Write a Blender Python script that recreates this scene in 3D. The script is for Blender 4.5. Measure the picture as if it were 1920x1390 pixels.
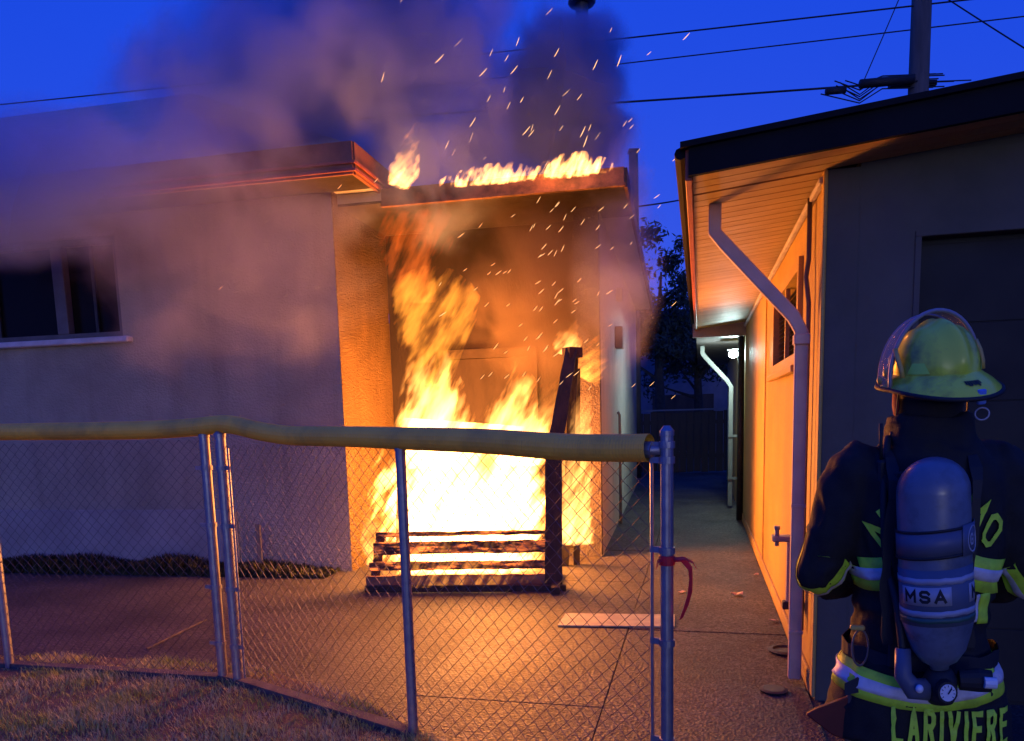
import bpy, bmesh, math, random
import numpy as np
from mathutils import Vector, Matrix, noise as mnoise
from mathutils.bvhtree import BVHTree
R = math.radians
rnd = random.Random(7)
scene = bpy.context.scene
col = scene.collection
for o in list(bpy.data.objects):
    bpy.data.objects.remove(o)

# ------------------------------------------------------------------ camera, sky, exposure
PITCH, ROLL = R(7.5386), R(1.5895)
cam_d = bpy.data.cameras.new("camera")
cam = bpy.data.objects.new("camera", cam_d)
col.objects.link(cam)
scene.camera = cam
cam_d.sensor_fit = 'HORIZONTAL'
cam_d.sensor_width = 36.0
cam_d.lens = 1430.0 / 1920.0 * 36.0
cam_d.shift_y = (969.0 - 695.0) / 1920.0
cam_d.clip_start = 0.05
cam_d.clip_end = 1500.0
_cp, _sp, _cr, _sr = math.cos(PITCH), math.sin(PITCH), math.cos(ROLL), math.sin(ROLL)
_R, _D, _F = Vector((1, 0, 0)), Vector((0, -_sp, -_cp)), Vector((0, _cp, -_sp))
_right = _R * _cr + _D * _sr
_down = _D * _cr - _R * _sr
cam.matrix_world = Matrix(((_right.x, -_down.x, -_F.x, 0.0), (_right.y, -_down.y, -_F.y, 0.0),
                           (_right.z, -_down.z, -_F.z, 1.65), (0, 0, 0, 1)))

world = bpy.data.worlds.new("World")
scene.world = world
world.use_nodes = True
wn = world.node_tree
wn.nodes.clear()
w_out = wn.nodes.new("ShaderNodeOutputWorld")
w_bg = wn.nodes.new("ShaderNodeBackground")
w_sky = wn.nodes.new("ShaderNodeTexSky")
w_sky.sky_type = 'NISHITA'
w_sky.sun_disc = False
w_sky.sun_elevation = R(1.0)
w_sky.sun_rotation = R(180)
w_tint = wn.nodes.new("ShaderNodeMix")
w_tint.data_type = 'RGBA'
w_tint.blend_type = 'MIX'
w_tint.inputs[0].default_value = 0.80
w_tint.inputs[7].default_value = (0.0, 0.062, 0.82, 1)       # late-dusk blue
w_mul = wn.nodes.new("ShaderNodeMix")
w_mul.data_type = 'RGBA'
w_mul.blend_type = 'MULTIPLY'
w_mul.inputs[0].default_value = 1.0
w_mul.inputs[7].default_value = (0.085, 0.085, 0.085, 1)
w_gam = wn.nodes.new("ShaderNodeGamma")
w_gam.inputs[1].default_value = 2.2
wn.links.new(w_sky.outputs[0], w_gam.inputs[0])
w_bw = wn.nodes.new("ShaderNodeRGBToBW")          # greys the afterglow so its fill light is neutral
wn.links.new(w_gam.outputs[0], w_bw.inputs[0])
wn.links.new(w_bw.outputs[0], w_mul.inputs[6])
wn.links.new(w_mul.outputs[2], w_tint.inputs[6])
wn.links.new(w_tint.outputs[2], w_bg.inputs[0])
w_bg.inputs[1].default_value = 1.15
wn.links.new(w_bg.outputs[0], w_out.inputs[0])

scene.view_settings.view_transform = 'Standard'
scene.view_settings.look = 'None'
scene.view_settings.exposure = 0.0
scene.view_settings.gamma = 1.0
scene.view_settings.use_curve_mapping = False
scene.render.engine = 'CYCLES'
cy = scene.cycles
cy.use_denoising = True
cy.max_bounces = 6
cy.diffuse_bounces = 2
cy.glossy_bounces = 2
cy.transmission_bounces = 4
cy.transparent_max_bounces = 12
cy.volume_bounces = 2
cy.sample_clamp_indirect = 2.0
cy.volume_step_rate = 1.0
cy.volume_max_steps = 200
cy.caustics_reflective = False
cy.caustics_refractive = False

FIRE_POWER = 760.0
FIRE_COLOR = (1.0, 0.25, 0.03)

# ------------------------------------------------------------------ node helpers
def new_mat(name):
    m = bpy.data.materials.new(name)
    m.use_nodes = True
    m.node_tree.nodes.clear()
    out = m.node_tree.nodes.new("ShaderNodeOutputMaterial")
    return m, m.node_tree, out

class NT:
    """small helper to write node trees as expressions"""
    def __init__(s, nt):
        s.nt = nt
    def put(s, sock, v):
        if hasattr(v, 'is_output'):
            s.nt.links.new(v, sock)
        else:
            sock.default_value = v
    def m(s, op, a, b=0.0, c=0.0, clamp=False):
        n = s.nt.nodes.new("ShaderNodeMath")
        n.operation = op
        n.use_clamp = clamp
        s.put(n.inputs[0], a); s.put(n.inputs[1], b); s.put(n.inputs[2], c)
        return n.outputs[0]
    def v(s, op, a, b=(0, 0, 0)):
        n = s.nt.nodes.new("ShaderNodeVectorMath")
        n.operation = op
        s.put(n.inputs[0], a)
        if op == 'SCALE':
            s.put(n.inputs['Scale'], b)
        else:
            s.put(n.inputs[1], b)
        return n.outputs['Value'] if op in ('LENGTH', 'DOT_PRODUCT') else n.outputs[0]
    def coord(s, kind='Object'):
        return s.nt.nodes.new("ShaderNodeTexCoord").outputs[kind]
    def sep(s, v):
        n = s.nt.nodes.new("ShaderNodeSeparateXYZ")
        s.put(n.inputs[0], v)
        return n.outputs
    def comb(s, x, y, z):
        n = s.nt.nodes.new("ShaderNodeCombineXYZ")
        s.put(n.inputs[0], x); s.put(n.inputs[1], y); s.put(n.inputs[2], z)
        return n.outputs[0]
    def noise(s, vec, scale, detail=2.0, rough=0.5, out='Fac', dist=0.0):
        n = s.nt.nodes.new("ShaderNodeTexNoise")
        if vec is not None:
            s.put(n.inputs['Vector'], vec)
        n.inputs['Scale'].default_value = scale
        n.inputs['Detail'].default_value = detail
        n.inputs['Roughness'].default_value = rough
        n.inputs['Distortion'].default_value = dist
        return n.outputs[0 if out == 'Fac' else 1]
    def vor(s, vec, scale, feature='F1'):
        n = s.nt.nodes.new("ShaderNodeTexVoronoi")
        n.feature = feature
        if vec is not None:
            s.put(n.inputs['Vector'], vec)
        n.inputs['Scale'].default_value = scale
        return n.outputs[0]
    def maprange(s, v, a, b, c, d, smooth=False):
        n = s.nt.nodes.new("ShaderNodeMapRange")
        n.interpolation_type = 'SMOOTHSTEP' if smooth else 'LINEAR'
        s.put(n.inputs[0], v); s.put(n.inputs[1], a); s.put(n.inputs[2], b); s.put(n.inputs[3], c); s.put(n.inputs[4], d)
        return n.outputs[0]
    def ramp(s, v, stops):
        n = s.nt.nodes.new("ShaderNodeValToRGB")
        s.put(n.inputs[0], v)
        el = n.color_ramp.elements
        while len(el) < len(stops):
            el.new(0.5)
        for e, (p, c) in zip(el, stops):
            e.position = p
            e.color = (c[0], c[1], c[2], 1) if not isinstance(c, (int, float)) else (c, c, c, 1)
        return n.outputs[0]
    def mix(s, f, a, b):
        n = s.nt.nodes.new("ShaderNodeMix")
        n.data_type = 'RGBA'
        s.put(n.inputs[0], f)
        s.put(n.inputs[6], a if hasattr(a, 'is_output') else (*a, 1))
        s.put(n.inputs[7], b if hasattr(b, 'is_output') else (*b, 1))
        return n.outputs[2]
    def bump(s, h, strength, dist):
        n = s.nt.nodes.new("ShaderNodeBump")
        n.inputs['Strength'].default_value = strength
        n.inputs['Distance'].default_value = dist
        s.put(n.inputs['Height'], h)
        return n.outputs[0]

def surf(name, c1, c2=None, rough=0.7, scale=6.0, detail=4.0, bump=0.0, bscale=60.0, bdist=0.01, metal=0.0, spec=0.4,
         stain=None, sscale=1.5, stretch=None, coat=0.0, rough2=None):
    """one weathered solid: two tones through noise, a stain tone, and fine relief"""
    m, nt, out = new_mat(name)
    h = NT(nt)
    p = nt.nodes.new("ShaderNodeBsdfPrincipled")
    vec = h.coord('Object')
    if stretch:
        vec = h.v('MULTIPLY', vec, stretch)
    n1 = h.noise(vec, scale, detail, 0.6)
    c2 = c2 or tuple(x * 0.8 for x in c1)
    colr = h.mix(h.maprange(n1, 0.35, 0.65, 0, 1), c1, c2)
    if stain:
        n2 = h.noise(vec, sscale, 5.0, 0.65)
        colr = h.mix(h.maprange(n2, 0.48, 0.7, 0, 0.85), colr, stain)
    h.put(p.inputs['Base Color'], colr)
    p.inputs['Metallic'].default_value = metal
    p.inputs['Specular IOR Level'].default_value = spec
    p.inputs['Coat Weight'].default_value = coat
    h.put(p.inputs['Roughness'], h.maprange(n1, 0.3, 0.7, rough, rough2 if rough2 is not None else min(1, rough + 0.1)))
    if bump:
        b = h.noise(vec, bscale, 4.0, 0.6)
        h.put(p.inputs['Normal'], h.bump(b, bump, bdist))
    nt.links.new(p.outputs[0], out.inputs[0])
    return m

def emit(name, c, strength):
    m, nt, out = new_mat(name)
    e = nt.nodes.new("ShaderNodeEmission")
    e.inputs[0].default_value = (*c, 1)
    e.inputs[1].default_value = strength
    nt.links.new(e.outputs[0], out.inputs[0])
    return m

# ------------------------------------------------------------------ object helpers
def obj(name, bm, mat, parent=None, smooth=False, label=None):
    if isinstance(bm, bmesh.types.BMesh):
        me = bpy.data.meshes.new(name)
        bmesh.ops.recalc_face_normals(bm, faces=bm.faces)
        bm.to_mesh(me)
        bm.free()
    else:
        me = bm
    me.name = name
    if smooth:
        me.polygons.foreach_set("use_smooth", [True] * len(me.polygons))
    for mm in (mat if isinstance(mat, (list, tuple)) else [mat]):
        if mm:
            me.materials.append(mm)
    o = bpy.data.objects.new(name, me)
    col.objects.link(o)
    if parent:
        o.parent = parent
    if label:
        o["label"] = label
    return o

def tag(o, label=None, cat=None, group=None, kind=None):
    if label: o["label"] = label
    if cat: o["category"] = cat
    if group: o["group"] = group
    if kind: o["kind"] = kind
    return o

def empty(name, loc, rz=0.0, label=None, cat=None, group=None):
    e = bpy.data.objects.new(name, None)
    e.empty_display_size = 0.2
    e.location = loc
    e.rotation_euler = (0, 0, rz)
    col.objects.link(e)
    return tag(e, label, cat, group)

def box(bm, x0, x1, y0, y1, z0, z1, bev=0.0):
    vs = [bm.verts.new((x, y, z)) for x in (x0, x1) for y in (y0, y1) for z in (z0, z1)]
    fs = [(0, 1, 3, 2), (4, 6, 7, 5), (0, 4, 5, 1), (2, 3, 7, 6), (0, 2, 6, 4), (1, 5, 7, 3)]
    faces = [bm.faces.new([vs[i] for i in f]) for f in fs]
    if bev:
        es = list({e for f in faces for e in f.edges})
        bmesh.ops.bevel(bm, geom=es, offset=bev, segments=1, affect='EDGES', profile=0.5)
    return vs

def boxm(*a, bev=0.0):
    bm = bmesh.new()
    box(bm, *a, bev=bev)
    return bm

def hexa(bm, pts):
    """eight corners: bottom ring of four, top ring of four"""
    vs = [bm.verts.new(p) for p in pts]
    for f in ((3, 2, 1, 0), (4, 5, 6, 7), (0, 1, 5, 4), (1, 2, 6, 5), (2, 3, 7, 6), (3, 0, 4, 7)):
        bm.faces.new([vs[i] for i in f])

def tube(bm, pts, rad, seg=8, cap=True, closed=False):
    pts = [Vector(p) for p in pts]
    n = len(pts)
    rads = rad if isinstance(rad, (list, tuple)) else [rad] * n
    rings = []
    prev = None
    for i, p in enumerate(pts):
        a = pts[max(i - 1, 0)] if not closed else pts[i - 1]
        b = pts[min(i + 1, n - 1)] if not closed else pts[(i + 1) % n]
        t = (b - a).normalized()
        if prev is None:
            ref = Vector((0, 0, 1)) if abs(t.z) < 0.9 else Vector((1, 0, 0))
            nx = t.cross(ref).normalized()
        else:
            nx = (prev - t * prev.dot(t))
            nx = nx.normalized() if nx.length > 1e-6 else t.orthogonal().normalized()
        prev = nx
        ny = t.cross(nx)
        rings.append([bm.verts.new(p + (nx * math.cos(2 * math.pi * k / seg) + ny * math.sin(2 * math.pi * k / seg)) * rads[i]) for k in range(seg)])
    for i in range(n - 1 if not closed else n):
        A, B = rings[i], rings[(i + 1) % n]
        for k in range(seg):
            bm.faces.new((A[k], A[(k + 1) % seg], B[(k + 1) % seg], B[k]))
    if cap and not closed:
        bm.faces.new(list(reversed(rings[0])))
        bm.faces.new(rings[-1])

def tubem(pts, rad, seg=8, **k):
    bm = bmesh.new()
    tube(bm, pts, rad, seg, **k)
    return bm

def loft(bm, rings, cap=True):
    """rings: list of lists of points, same count"""
    vr = [[bm.verts.new(p) for p in r] for r in rings]
    n = len(vr[0])
    for a, b in zip(vr[:-1], vr[1:]):
        for k in range(n):
            bm.faces.new((a[k], a[(k + 1) % n], b[(k + 1) % n], b[k]))
    if cap:
        bm.faces.new(list(reversed(vr[0])))
        bm.faces.new(vr[-1])

def lathe(bm, prof, seg=24, c=(0, 0, 0)):
    rings = [[(c[0] + r * math.cos(2 * math.pi * k / seg), c[1] + r * math.sin(2 * math.pi * k / seg), c[2] + z) for k in range(seg)] for r, z in prof]
    loft(bm, rings, cap=True)

def ell(cx, cy, z, ax, ay, n=24, p=2.0):
    out = []
    for k in range(n):
        a = 2 * math.pi * k / n
        c, s = math.cos(a), math.sin(a)
        out.append((cx + ax * math.copysign(abs(c) ** (2 / p), c), cy + ay * math.copysign(abs(s) ** (2 / p), s), z))
    return out

def ball(bm, c, r, sub=2, sc=(1, 1, 1)):
    g = bmesh.ops.create_icosphere(bm, subdivisions=sub, radius=1.0)
    for v in g['verts']:
        v.co = Vector((c[0] + v.co.x * r * sc[0], c[1] + v.co.y * r * sc[1], c[2] + v.co.z * r * sc[2]))

def remeshed(bm, voxel, smooth_it=2, wrinkle=None):
    """fuse overlapping closed shapes of one body into one continuous surface"""
    me = bpy.data.meshes.new("tmp")
    bmesh.ops.recalc_face_normals(bm, faces=bm.faces)
    bm.to_mesh(me)
    bm.free()
    t = bpy.data.objects.new("tmp", me)
    col.objects.link(t)
    md = t.modifiers.new("r", 'REMESH')
    md.mode = 'VOXEL'
    md.voxel_size = voxel
    if smooth_it:
        sm = t.modifiers.new("s", 'SMOOTH')
        sm.iterations = smooth_it
        sm.factor = 0.5
    dg = bpy.context.evaluated_depsgraph_get()
    res = bpy.data.meshes.new_from_object(t.evaluated_get(dg))
    bpy.data.objects.remove(t)
    bpy.data.meshes.remove(me)
    if wrinkle:
        for v in res.vertices:
            v.co += v.normal * wrinkle(v.co)
    res.update()
    return res

GLYPH = {
    'L': (.55, [[(0, 1), (0, 0), (.55, 0)]]), 'A': (.62, [[(0, 0), (.31, 1), (.62, 0)], [(.15, .3), (.47, .3)]]),
    'R': (.58, [[(0, 0), (0, 1), (.42, 1), (.56, .88), (.56, .62), (.42, .5), (.02, .5)], [(.30, .46), (.58, 0)]]),
    'I': (.0, [[(0, 0), (0, 1)]]), 'V': (.62, [[(0, 1), (.31, 0), (.62, 1)]]),
    'E': (.52, [[(.52, 1), (0, 1), (0, 0), (.52, 0)], [(.04, .5), (.42, .5)]]),
    'N': (.58, [[(0, 0), (0, 1), (.58, 0), (.58, 1)]]), 'M': (.74, [[(0, 0), (0, 1), (.37, .35), (.74, 1), (.74, 0)]]),
    'O': (.58, [[(.14, 0), (0, .16), (0, .84), (.14, 1), (.44, 1), (.58, .84), (.58, .16), (.44, 0), (.13, 0)]]),
    'S': (.56, [[(.56, .82), (.44, 1), (.12, 1), (0, .85), (0, .66), (.12, .53), (.44, .47), (.56, .34), (.56, .15), (.44, 0), (.12, 0), (0, .18)]]),
    'G': (.56, [[(.56, .82), (.44, 1), (.13, 1), (0, .84), (0, .16), (.13, 0), (.56, 0), (.56, .46), (.3, .46)]]), '1': (.2, [[(0, .78), (.2, 1), (.2, 0)]])}
def text_mesh(body, height, wide=1.0, stroke=.17, gap=.30):
    """block capitals of even stroke, centred on the origin; WIDE narrows the letters without thinning their strokes"""
    bm = bmesh.new()
    x0 = 0.0
    t = stroke * .5
    for ch in body:
        w, lines = GLYPH[ch]
        for li, pl in enumerate(lines):
            P = [Vector((x0 + p[0] * wide, t + p[1] * (1 - stroke))) for p in pl]
            Q = []
            for a, b in zip(P[:-1], P[1:]):
                k = max(1, int((b - a).length / .12))
                Q += [(a.lerp(b, i / k), i == 0) for i in range(k)]
            Q.append((P[-1], True))
            row = []
            for i, (p, corner) in enumerate(Q):
                d0 = (p - Q[i - 1][0]).normalized() if i else (Q[1][0] - p).normalized()
                d1 = (Q[i + 1][0] - p).normalized() if i < len(Q) - 1 else d0
                n0 = Vector((-d0.y, d0.x)); n1 = Vector((-d1.y, d1.x))
                n = n0 + n1
                n = n.normalized() if n.length > .1 else n0
                k = t / max(.42, n.dot(n0))
                e = (-d1 * t * .9 if i == 0 else (d0 * t * .9 if i == len(Q) - 1 else Vector((0, 0))))
                row.append([bm.verts.new((*(p + n * k + e), li * .004)), bm.verts.new((*(p - n * k + e), li * .004))])
            for A, B in zip(row[:-1], row[1:]):
                bm.faces.new((A[0], B[0], B[1], A[1]))
        x0 += w * wide + stroke + gap * wide
    x0 -= gap * wide + stroke
    for v in bm.verts:
        v.co = Vector(((v.co.x - x0 / 2) * height, (v.co.y - .5) * height, v.co.z))
    return bm

# ------------------------------------------------------------------ materials
M = {}
M['asphalt'] = None
def ground_mat():
    m, nt, out = new_mat("worn_asphalt")
    h = NT(nt)
    p = nt.nodes.new("ShaderNodeBsdfPrincipled")
    v = h.coord('Object')
    fine = h.noise(v, 55, 4, 0.75)
    agg = h.vor(v, 48)
    big = h.noise(v, 0.9, 5, 0.6)
    c = h.mix(h.maprange(fine, .35, .65, 0, 1), (.07, .06, .054), (.165, .14, .122))
    c = h.mix(h.maprange(big, .45, .68, 0, .6), c, (.06, .054, .05))
    spots = h.noise(v, 5.0, 3, .7)
    c = h.mix(h.maprange(spots, .62, .7, 0, .5), c, (.07, .065, .06))
    h.put(p.inputs['Base Color'], c)
    p.inputs['Roughness'].default_value = .62
    p.inputs['Specular IOR Level'].default_value = .5
    hh = h.m('ADD', h.m('MULTIPLY', agg, .8), fine)
    h.put(p.inputs['Normal'], h.bump(hh, 1.0, .03))
    nt.links.new(p.outputs[0], out.inputs[0])
    return m
M['asphalt'] = ground_mat()
def slab_mat():
    m, nt, out = new_mat("exposed_aggregate_concrete")
    h = NT(nt)
    p = nt.nodes.new("ShaderNodeBsdfPrincipled")
    v = h.coord('Object')
    peb = h.vor(v, 52)
    fine = h.noise(v, 42, 4, .75)
    big = h.noise(v, 1.3, 5, .65)
    c = h.mix(h.maprange(fine, .36, .64, 0, 1), (.038, .033, .029), (.135, .118, .103))
    c = h.mix(h.maprange(big, .40, .62, 0, .9), c, (.045, .039, .035))
    wet = h.noise(v, .55, 4, .6)
    sp = h.noise(v, 4.0, 4, .7)
    c = h.mix(h.maprange(sp, .6, .68, 0, .6), c, (.035, .03, .028))
    h.put(p.inputs['Base Color'], c)
    h.put(p.inputs['Roughness'], h.m('MULTIPLY', h.maprange(fine, .3, .7, .75, .42), h.maprange(wet, .42, .66, 1.0, .82)))
    p.inputs['Specular IOR Level'].default_value = .3
    h.put(p.inputs['Normal'], h.bump(h.m('ADD', h.m('MULTIPLY', peb, .6), fine), 1.0, .013))
    nt.links.new(p.outputs[0], out.inputs[0])
    return m
M['slab'] = slab_mat()
M['shade_strip'] = surf("shade_strip_tone", (.13, .115, .10), (.075, .065, .06), .85, 8, 5, .5, 70, .008)
M['soil'] = surf("lawn_soil", (.13, .10, .05), (.22, .165, .085), .95, 12, 6, .8, 50, .03)
def stucco(name, c1, c2, strength, stain=None, bd=.035):
    m, nt, out = new_mat(name)
    h = NT(nt)
    p = nt.nodes.new("ShaderNodeBsdfPrincipled")
    v = h.coord('Object')
    big = h.noise(v, 1.1, 5, .6)
    c = h.mix(h.maprange(big, .35, .65, 0, 1), c1, c2)
    st = h.noise(h.v('MULTIPLY', v, (2.5, 2.5, .35)), 1.5, 4, .6)
    c = h.mix(h.maprange(st, .5, .75, 0, .5), c, tuple(x * .55 for x in c1))
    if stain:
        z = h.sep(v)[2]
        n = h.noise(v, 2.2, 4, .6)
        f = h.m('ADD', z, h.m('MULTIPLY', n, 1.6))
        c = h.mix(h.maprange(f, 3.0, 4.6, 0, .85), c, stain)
    h.put(p.inputs['Base Color'], c)
    p.inputs['Roughness'].default_value = .9
    p.inputs['Specular IOR Level'].default_value = .2
    b1 = h.noise(h.v('MULTIPLY', v, (1.0, .8, 1.8)), 20, 4, .7)
    b2 = h.vor(v, 48)
    h.put(p.inputs['Normal'], h.bump(h.m('ADD', b1, h.m('MULTIPLY', b2, .5)), strength, bd))
    nt.links.new(p.outputs[0], out.inputs[0])
    return m
M['stucco'] = stucco("grey_stucco", (.42, .375, .30), (.31, .275, .22), .6)
M['stucco_hot'] = stucco("firelit_tan_stucco", (.20, .13, .06), (.15, .10, .045), 1.0, stain=(.05, .036, .026), bd=.09)  # wall stucco copy, darker and more orange to carry the firelight; stain is soot
M['stucco_side'] = stucco("pale_side_stucco", (.46, .44, .42), (.38, .36, .35), .4)
M['plinth'] = surf("plinth_concrete", (.36, .33, .31), (.28, .255, .24), .85, 2.0, 5, .3, 60, .01)
M['dimstucco'] = stucco("dimmed_pier_stucco", (.13, .105, .09), (.09, .07, .06), .5)  # grey stucco copy, base darkened so the pier stays dim near the fire
M['soot'] = surf("sooty_siding", (.030, .021, .015), (.014, .010, .008), .85, 2.5, 5, .4, 30, .02, stretch=(1, 1, .4))  # soot, with the base darkened further to hold down the near fire light
M['char'] = surf("charred_wood", (.035, .026, .02), (.075, .05, .035), .8, 7, 5, .9, 28, .02, stretch=(1, 1, .5))
M['charslat'] = surf("scorched_board", (.42, .20, .10), (.16, .075, .045), .8, 6, 5, .8, 40, .012, stretch=(.3, 1, 1))
def glowing_board():
    m, nt, out = new_mat("burning_board")
    h = NT(nt)
    p = nt.nodes.new("ShaderNodeBsdfPrincipled")
    v = h.coord('Object')
    n = h.noise(h.v('MULTIPLY', v, (5, 20, 22)), 1.0, 5, .7)
    big = h.noise(h.v('MULTIPLY', v, (2.2, 2, 5)), 1.0, 3, .6)
    h.put(p.inputs['Base Color'], h.mix(h.maprange(n, .4, .6, 0, 1), (.05, .028, .018), (.34, .16, .08)))
    p.inputs['Roughness'].default_value = .85
    p.inputs['Emission Color'].default_value = (1, .20, .025, 1)
    g = h.m('MULTIPLY', h.maprange(n, .46, .66, 0, 1, smooth=True), h.maprange(big, .40, .60, .15, 1, smooth=True))
    h.put(p.inputs['Emission Strength'], h.m('MULTIPLY', g, 2.6))
    h.put(p.inputs['Normal'], h.bump(n, 1.0, .02))
    nt.links.new(p.outputs[0], out.inputs[0])
    return m
M['burnslat'] = glowing_board()
M['roof'] = surf("grey_roof_sheet", (.36, .37, .38), (.30, .31, .32), .6, 3, 4, .2, 30, .01)
M['fascia'] = surf("brown_fascia_paint", (.24, .105, .065), (.17, .075, .05), .55, 5, 4, .2, 40, .004)
M['trimred'] = surf("firelit_trim_paint", (.34, .10, .065), (.24, .07, .05), .5, 5, 4)  # red base carries the fire's glow on the trim lines
M['porchtrim'] = surf("scorched_porch_trim", (.20, .09, .05), (.06, .03, .02), .65, 6, 5, .4, 30, .01, stain=(.035, .025, .02), sscale=2.5)
M['frame'] = surf("window_frame_paint", (.15, .13, .13), (.11, .095, .095), .5, 5, 3)
M['sill'] = surf("sill_paint", (.62, .6, .66), (.5, .48, .53), .6, 6, 4)
def glass_dark():
    m, nt, out = new_mat("dark_window_glass")
    p = nt.nodes.new("ShaderNodeBsdfPrincipled")
    p.inputs['Base Color'].default_value = (.012, .010, .011, 1)
    p.inputs['Specular IOR Level'].default_value = .07
    p.inputs['Roughness'].default_value = .2
    h = NT(nt)
    h.put(p.inputs['Normal'], h.bump(h.noise(h.coord('Object'), 2.0, 2), .08, .02))
    nt.links.new(p.outputs[0], out.inputs[0])
    return m
M['glass'] = glass_dark()
M['cream'] = None
def cream_wall():
    m, nt, out = new_mat("cream_painted_panel")
    h = NT(nt)
    p = nt.nodes.new("ShaderNodeBsdfPrincipled")
    v = h.coord('Object')
    n = h.noise(v, 1.4, 5, .6)
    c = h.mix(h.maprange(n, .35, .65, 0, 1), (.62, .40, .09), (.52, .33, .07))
    st = h.noise(h.v('MULTIPLY', v, (3, 3, .22)), 2.2, 4, .65)
    c = h.mix(h.maprange(st, .5, .72, 0, .45), c, (.34, .26, .17))
    cr = h.noise(h.v('MULTIPLY', v, (1, 1.2, 5.5)), 1.3, 6, .7)
    cr = h.m('ABSOLUTE', h.m('SUBTRACT', cr, .5))
    c = h.mix(h.maprange(cr, .0, .006, .55, 0), c, (.2, .14, .08))
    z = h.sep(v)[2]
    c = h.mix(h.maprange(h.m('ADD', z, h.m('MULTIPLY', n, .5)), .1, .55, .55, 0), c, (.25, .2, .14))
    h.put(p.inputs['Base Color'], c)
    p.inputs['Roughness'].default_value = .55
    h.put(p.inputs['Normal'], h.bump(h.noise(v, 40, 4, .6), .25, .008))
    nt.links.new(p.outputs[0], out.inputs[0])
    return m
M['cream'] = cream_wall()
M['gable'] = surf("shaded_gable_paint", (.115, .105, .085), (.085, .08, .065), .7, 2.0, 5, .3, 50, .006, stain=(.09, .08, .09), sscale=1.2)  # dark copy of the alley wall paint; the end wall's shade is in the colour
M['doorpaint'] = surf("dark_door_paint", (.012, .012, .015), (.009, .009, .012), .6, 3, 4)
M['roofdark'] = surf("dark_roof_edge", (.010, .010, .012), (.015, .015, .018), .8, 4, 4, .2, 40, .004, spec=.12)
M['eavered'] = surf("red_eave_board", (.42, .12, .07), (.34, .09, .06), .5, 6, 4)
M['soffit'] = surf("soffit_board_paint", (.58, .42, .15), (.47, .33, .115), .58, 4, 5, .2, 30, .004, stretch=(.5, 2, 1), spec=.5)
M['gutter'] = surf("lilac_grey_downpipe", (.55, .42, .36), (.44, .34, .29), .38, 5, 4, spec=.5)
M['gutterpale'] = surf("pale_downpipe", (.24, .25, .24), (.18, .19, .18), .4, 5, 4)
M['darkmetal'] = surf("dark_metal", (.05, .045, .045), (.08, .07, .065), .5, 20, 4, metal=.5)
M['steel'] = surf("galvanised_steel", (.36, .36, .40), (.27, .27, .31), .42, 18, 4, metal=.75)
M['wire'] = surf("galvanised_wire", (.16, .15, .155), (.10, .095, .10), .5, 30, 3, metal=.6)
M['guard'] = surf("yellow_fence_guard_plastic", (.90, .52, .07), (.78, .44, .06), .45, 6, 4, .15, 60, .003, stain=(.5, .31, .07), sscale=3)
M['ribbon'] = surf("red_tape", (.75, .03, .045), (.6, .02, .04), .5, 10, 3)
M['plate'] = surf("pale_metal_plate", (.52, .54, .30), (.42, .43, .24), .5, 6, 5, .2, 40, .004, stain=(.3, .27, .23), sscale=3)
M['paper'] = surf("pale_scrap", (.7, .6, .45), (.5, .42, .3), .8, 12, 3)
M['grass'] = surf("dry_grass_blade", (.42, .50, .08), (.70, .64, .25), .8, 3.0, 4)
M['weed'] = surf("dark_weed_leaf", (.035, .04, .016), (.055, .05, .022), .8, 5, 4)
M['leaf'] = surf("night_leaf", (.035, .05, .025), (.02, .03, .015), .7, 3, 4)
M['bark'] = surf("bark", (.06, .05, .04), (.035, .03, .025), .9, 8, 5, .8, 25, .02)
M['pole'] = surf("weathered_pole_wood", (.14, .115, .10), (.09, .075, .065), .85, 5, 5, .5, 30, .02, stretch=(1, 1, .15))
M['cable'] = surf("black_cable", (.012, .012, .016), (.02, .02, .025), .6, 5, 2)
M['flue'] = surf("flue_metal", (.10, .10, .12), (.07, .07, .085), .5, 6, 4, metal=.5)
M['farwall'] = surf("far_shed_wall", (.24, .23, .27), (.18, .175, .21), .85, 1.5, 4)
M['farfence'] = surf("far_fence_board", (.11, .075, .055), (.075, .05, .04), .9, 3, 4, stretch=(1, 1, .2))
M['coat'] = surf("black_coat_cloth", (.011, .010, .010), (.020, .018, .017), .72, 30, 4, .5, 220, .004, spec=.35)
M['trouser'] = surf("black_trouser_cloth", (.015, .014, .016), (.02, .019, .021), .85, 30, 4, .4, 300, .003, spec=.25)
M['boot'] = surf("black_rubber_boot", (.012, .012, .012), (.018, .018, .018), .45, 10, 3)
M['lime'] = surf("lime_trim_fabric", (.66, 1.0, .06), (.58, .97, .05), .55, 30, 3, .3, 400, .001, stain=(.40, .62, .05), sscale=14)
M['silver'] = surf("silver_reflective_tape", (.80, .76, .74), (.68, .64, .63), .45, 25, 3, .2, 300, .001, stain=(.48, .45, .44), sscale=14)
M['skin'] = surf("skin", (.5, .3, .21), (.45, .26, .19), .5, 15, 3)
M['hood'] = surf("dark_knit_hood", (.018, .016, .017), (.025, .022, .022), .9, 20, 3)
M['eye'] = surf("eye_white", (.7, .68, .65), (.65, .63, .6), .2, 10, 2)
M['hair'] = surf("dark_hair", (.02, .015, .01), (.03, .02, .015), .6, 20, 3)
M['redflap'] = surf("red_hood_flap", (.42, .02, .03), (.3, .015, .02), .7, 10, 3)
M['helmet'] = surf("yellow_green_helmet_shell", (.66, .82, .06), (.57, .72, .05), .26, 5, 3, spec=.5, coat=.2, stain=(.16, .19, .03), sscale=9)
M['helmetpatch'] = surf("helmet_reflective_patch", (.52, .95, .14), (.45, .85, .12), .35, 10, 3)
M['rubber'] = surf("black_rubber", (.015, .015, .018), (.022, .022, .026), .6, 10, 3)
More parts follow.
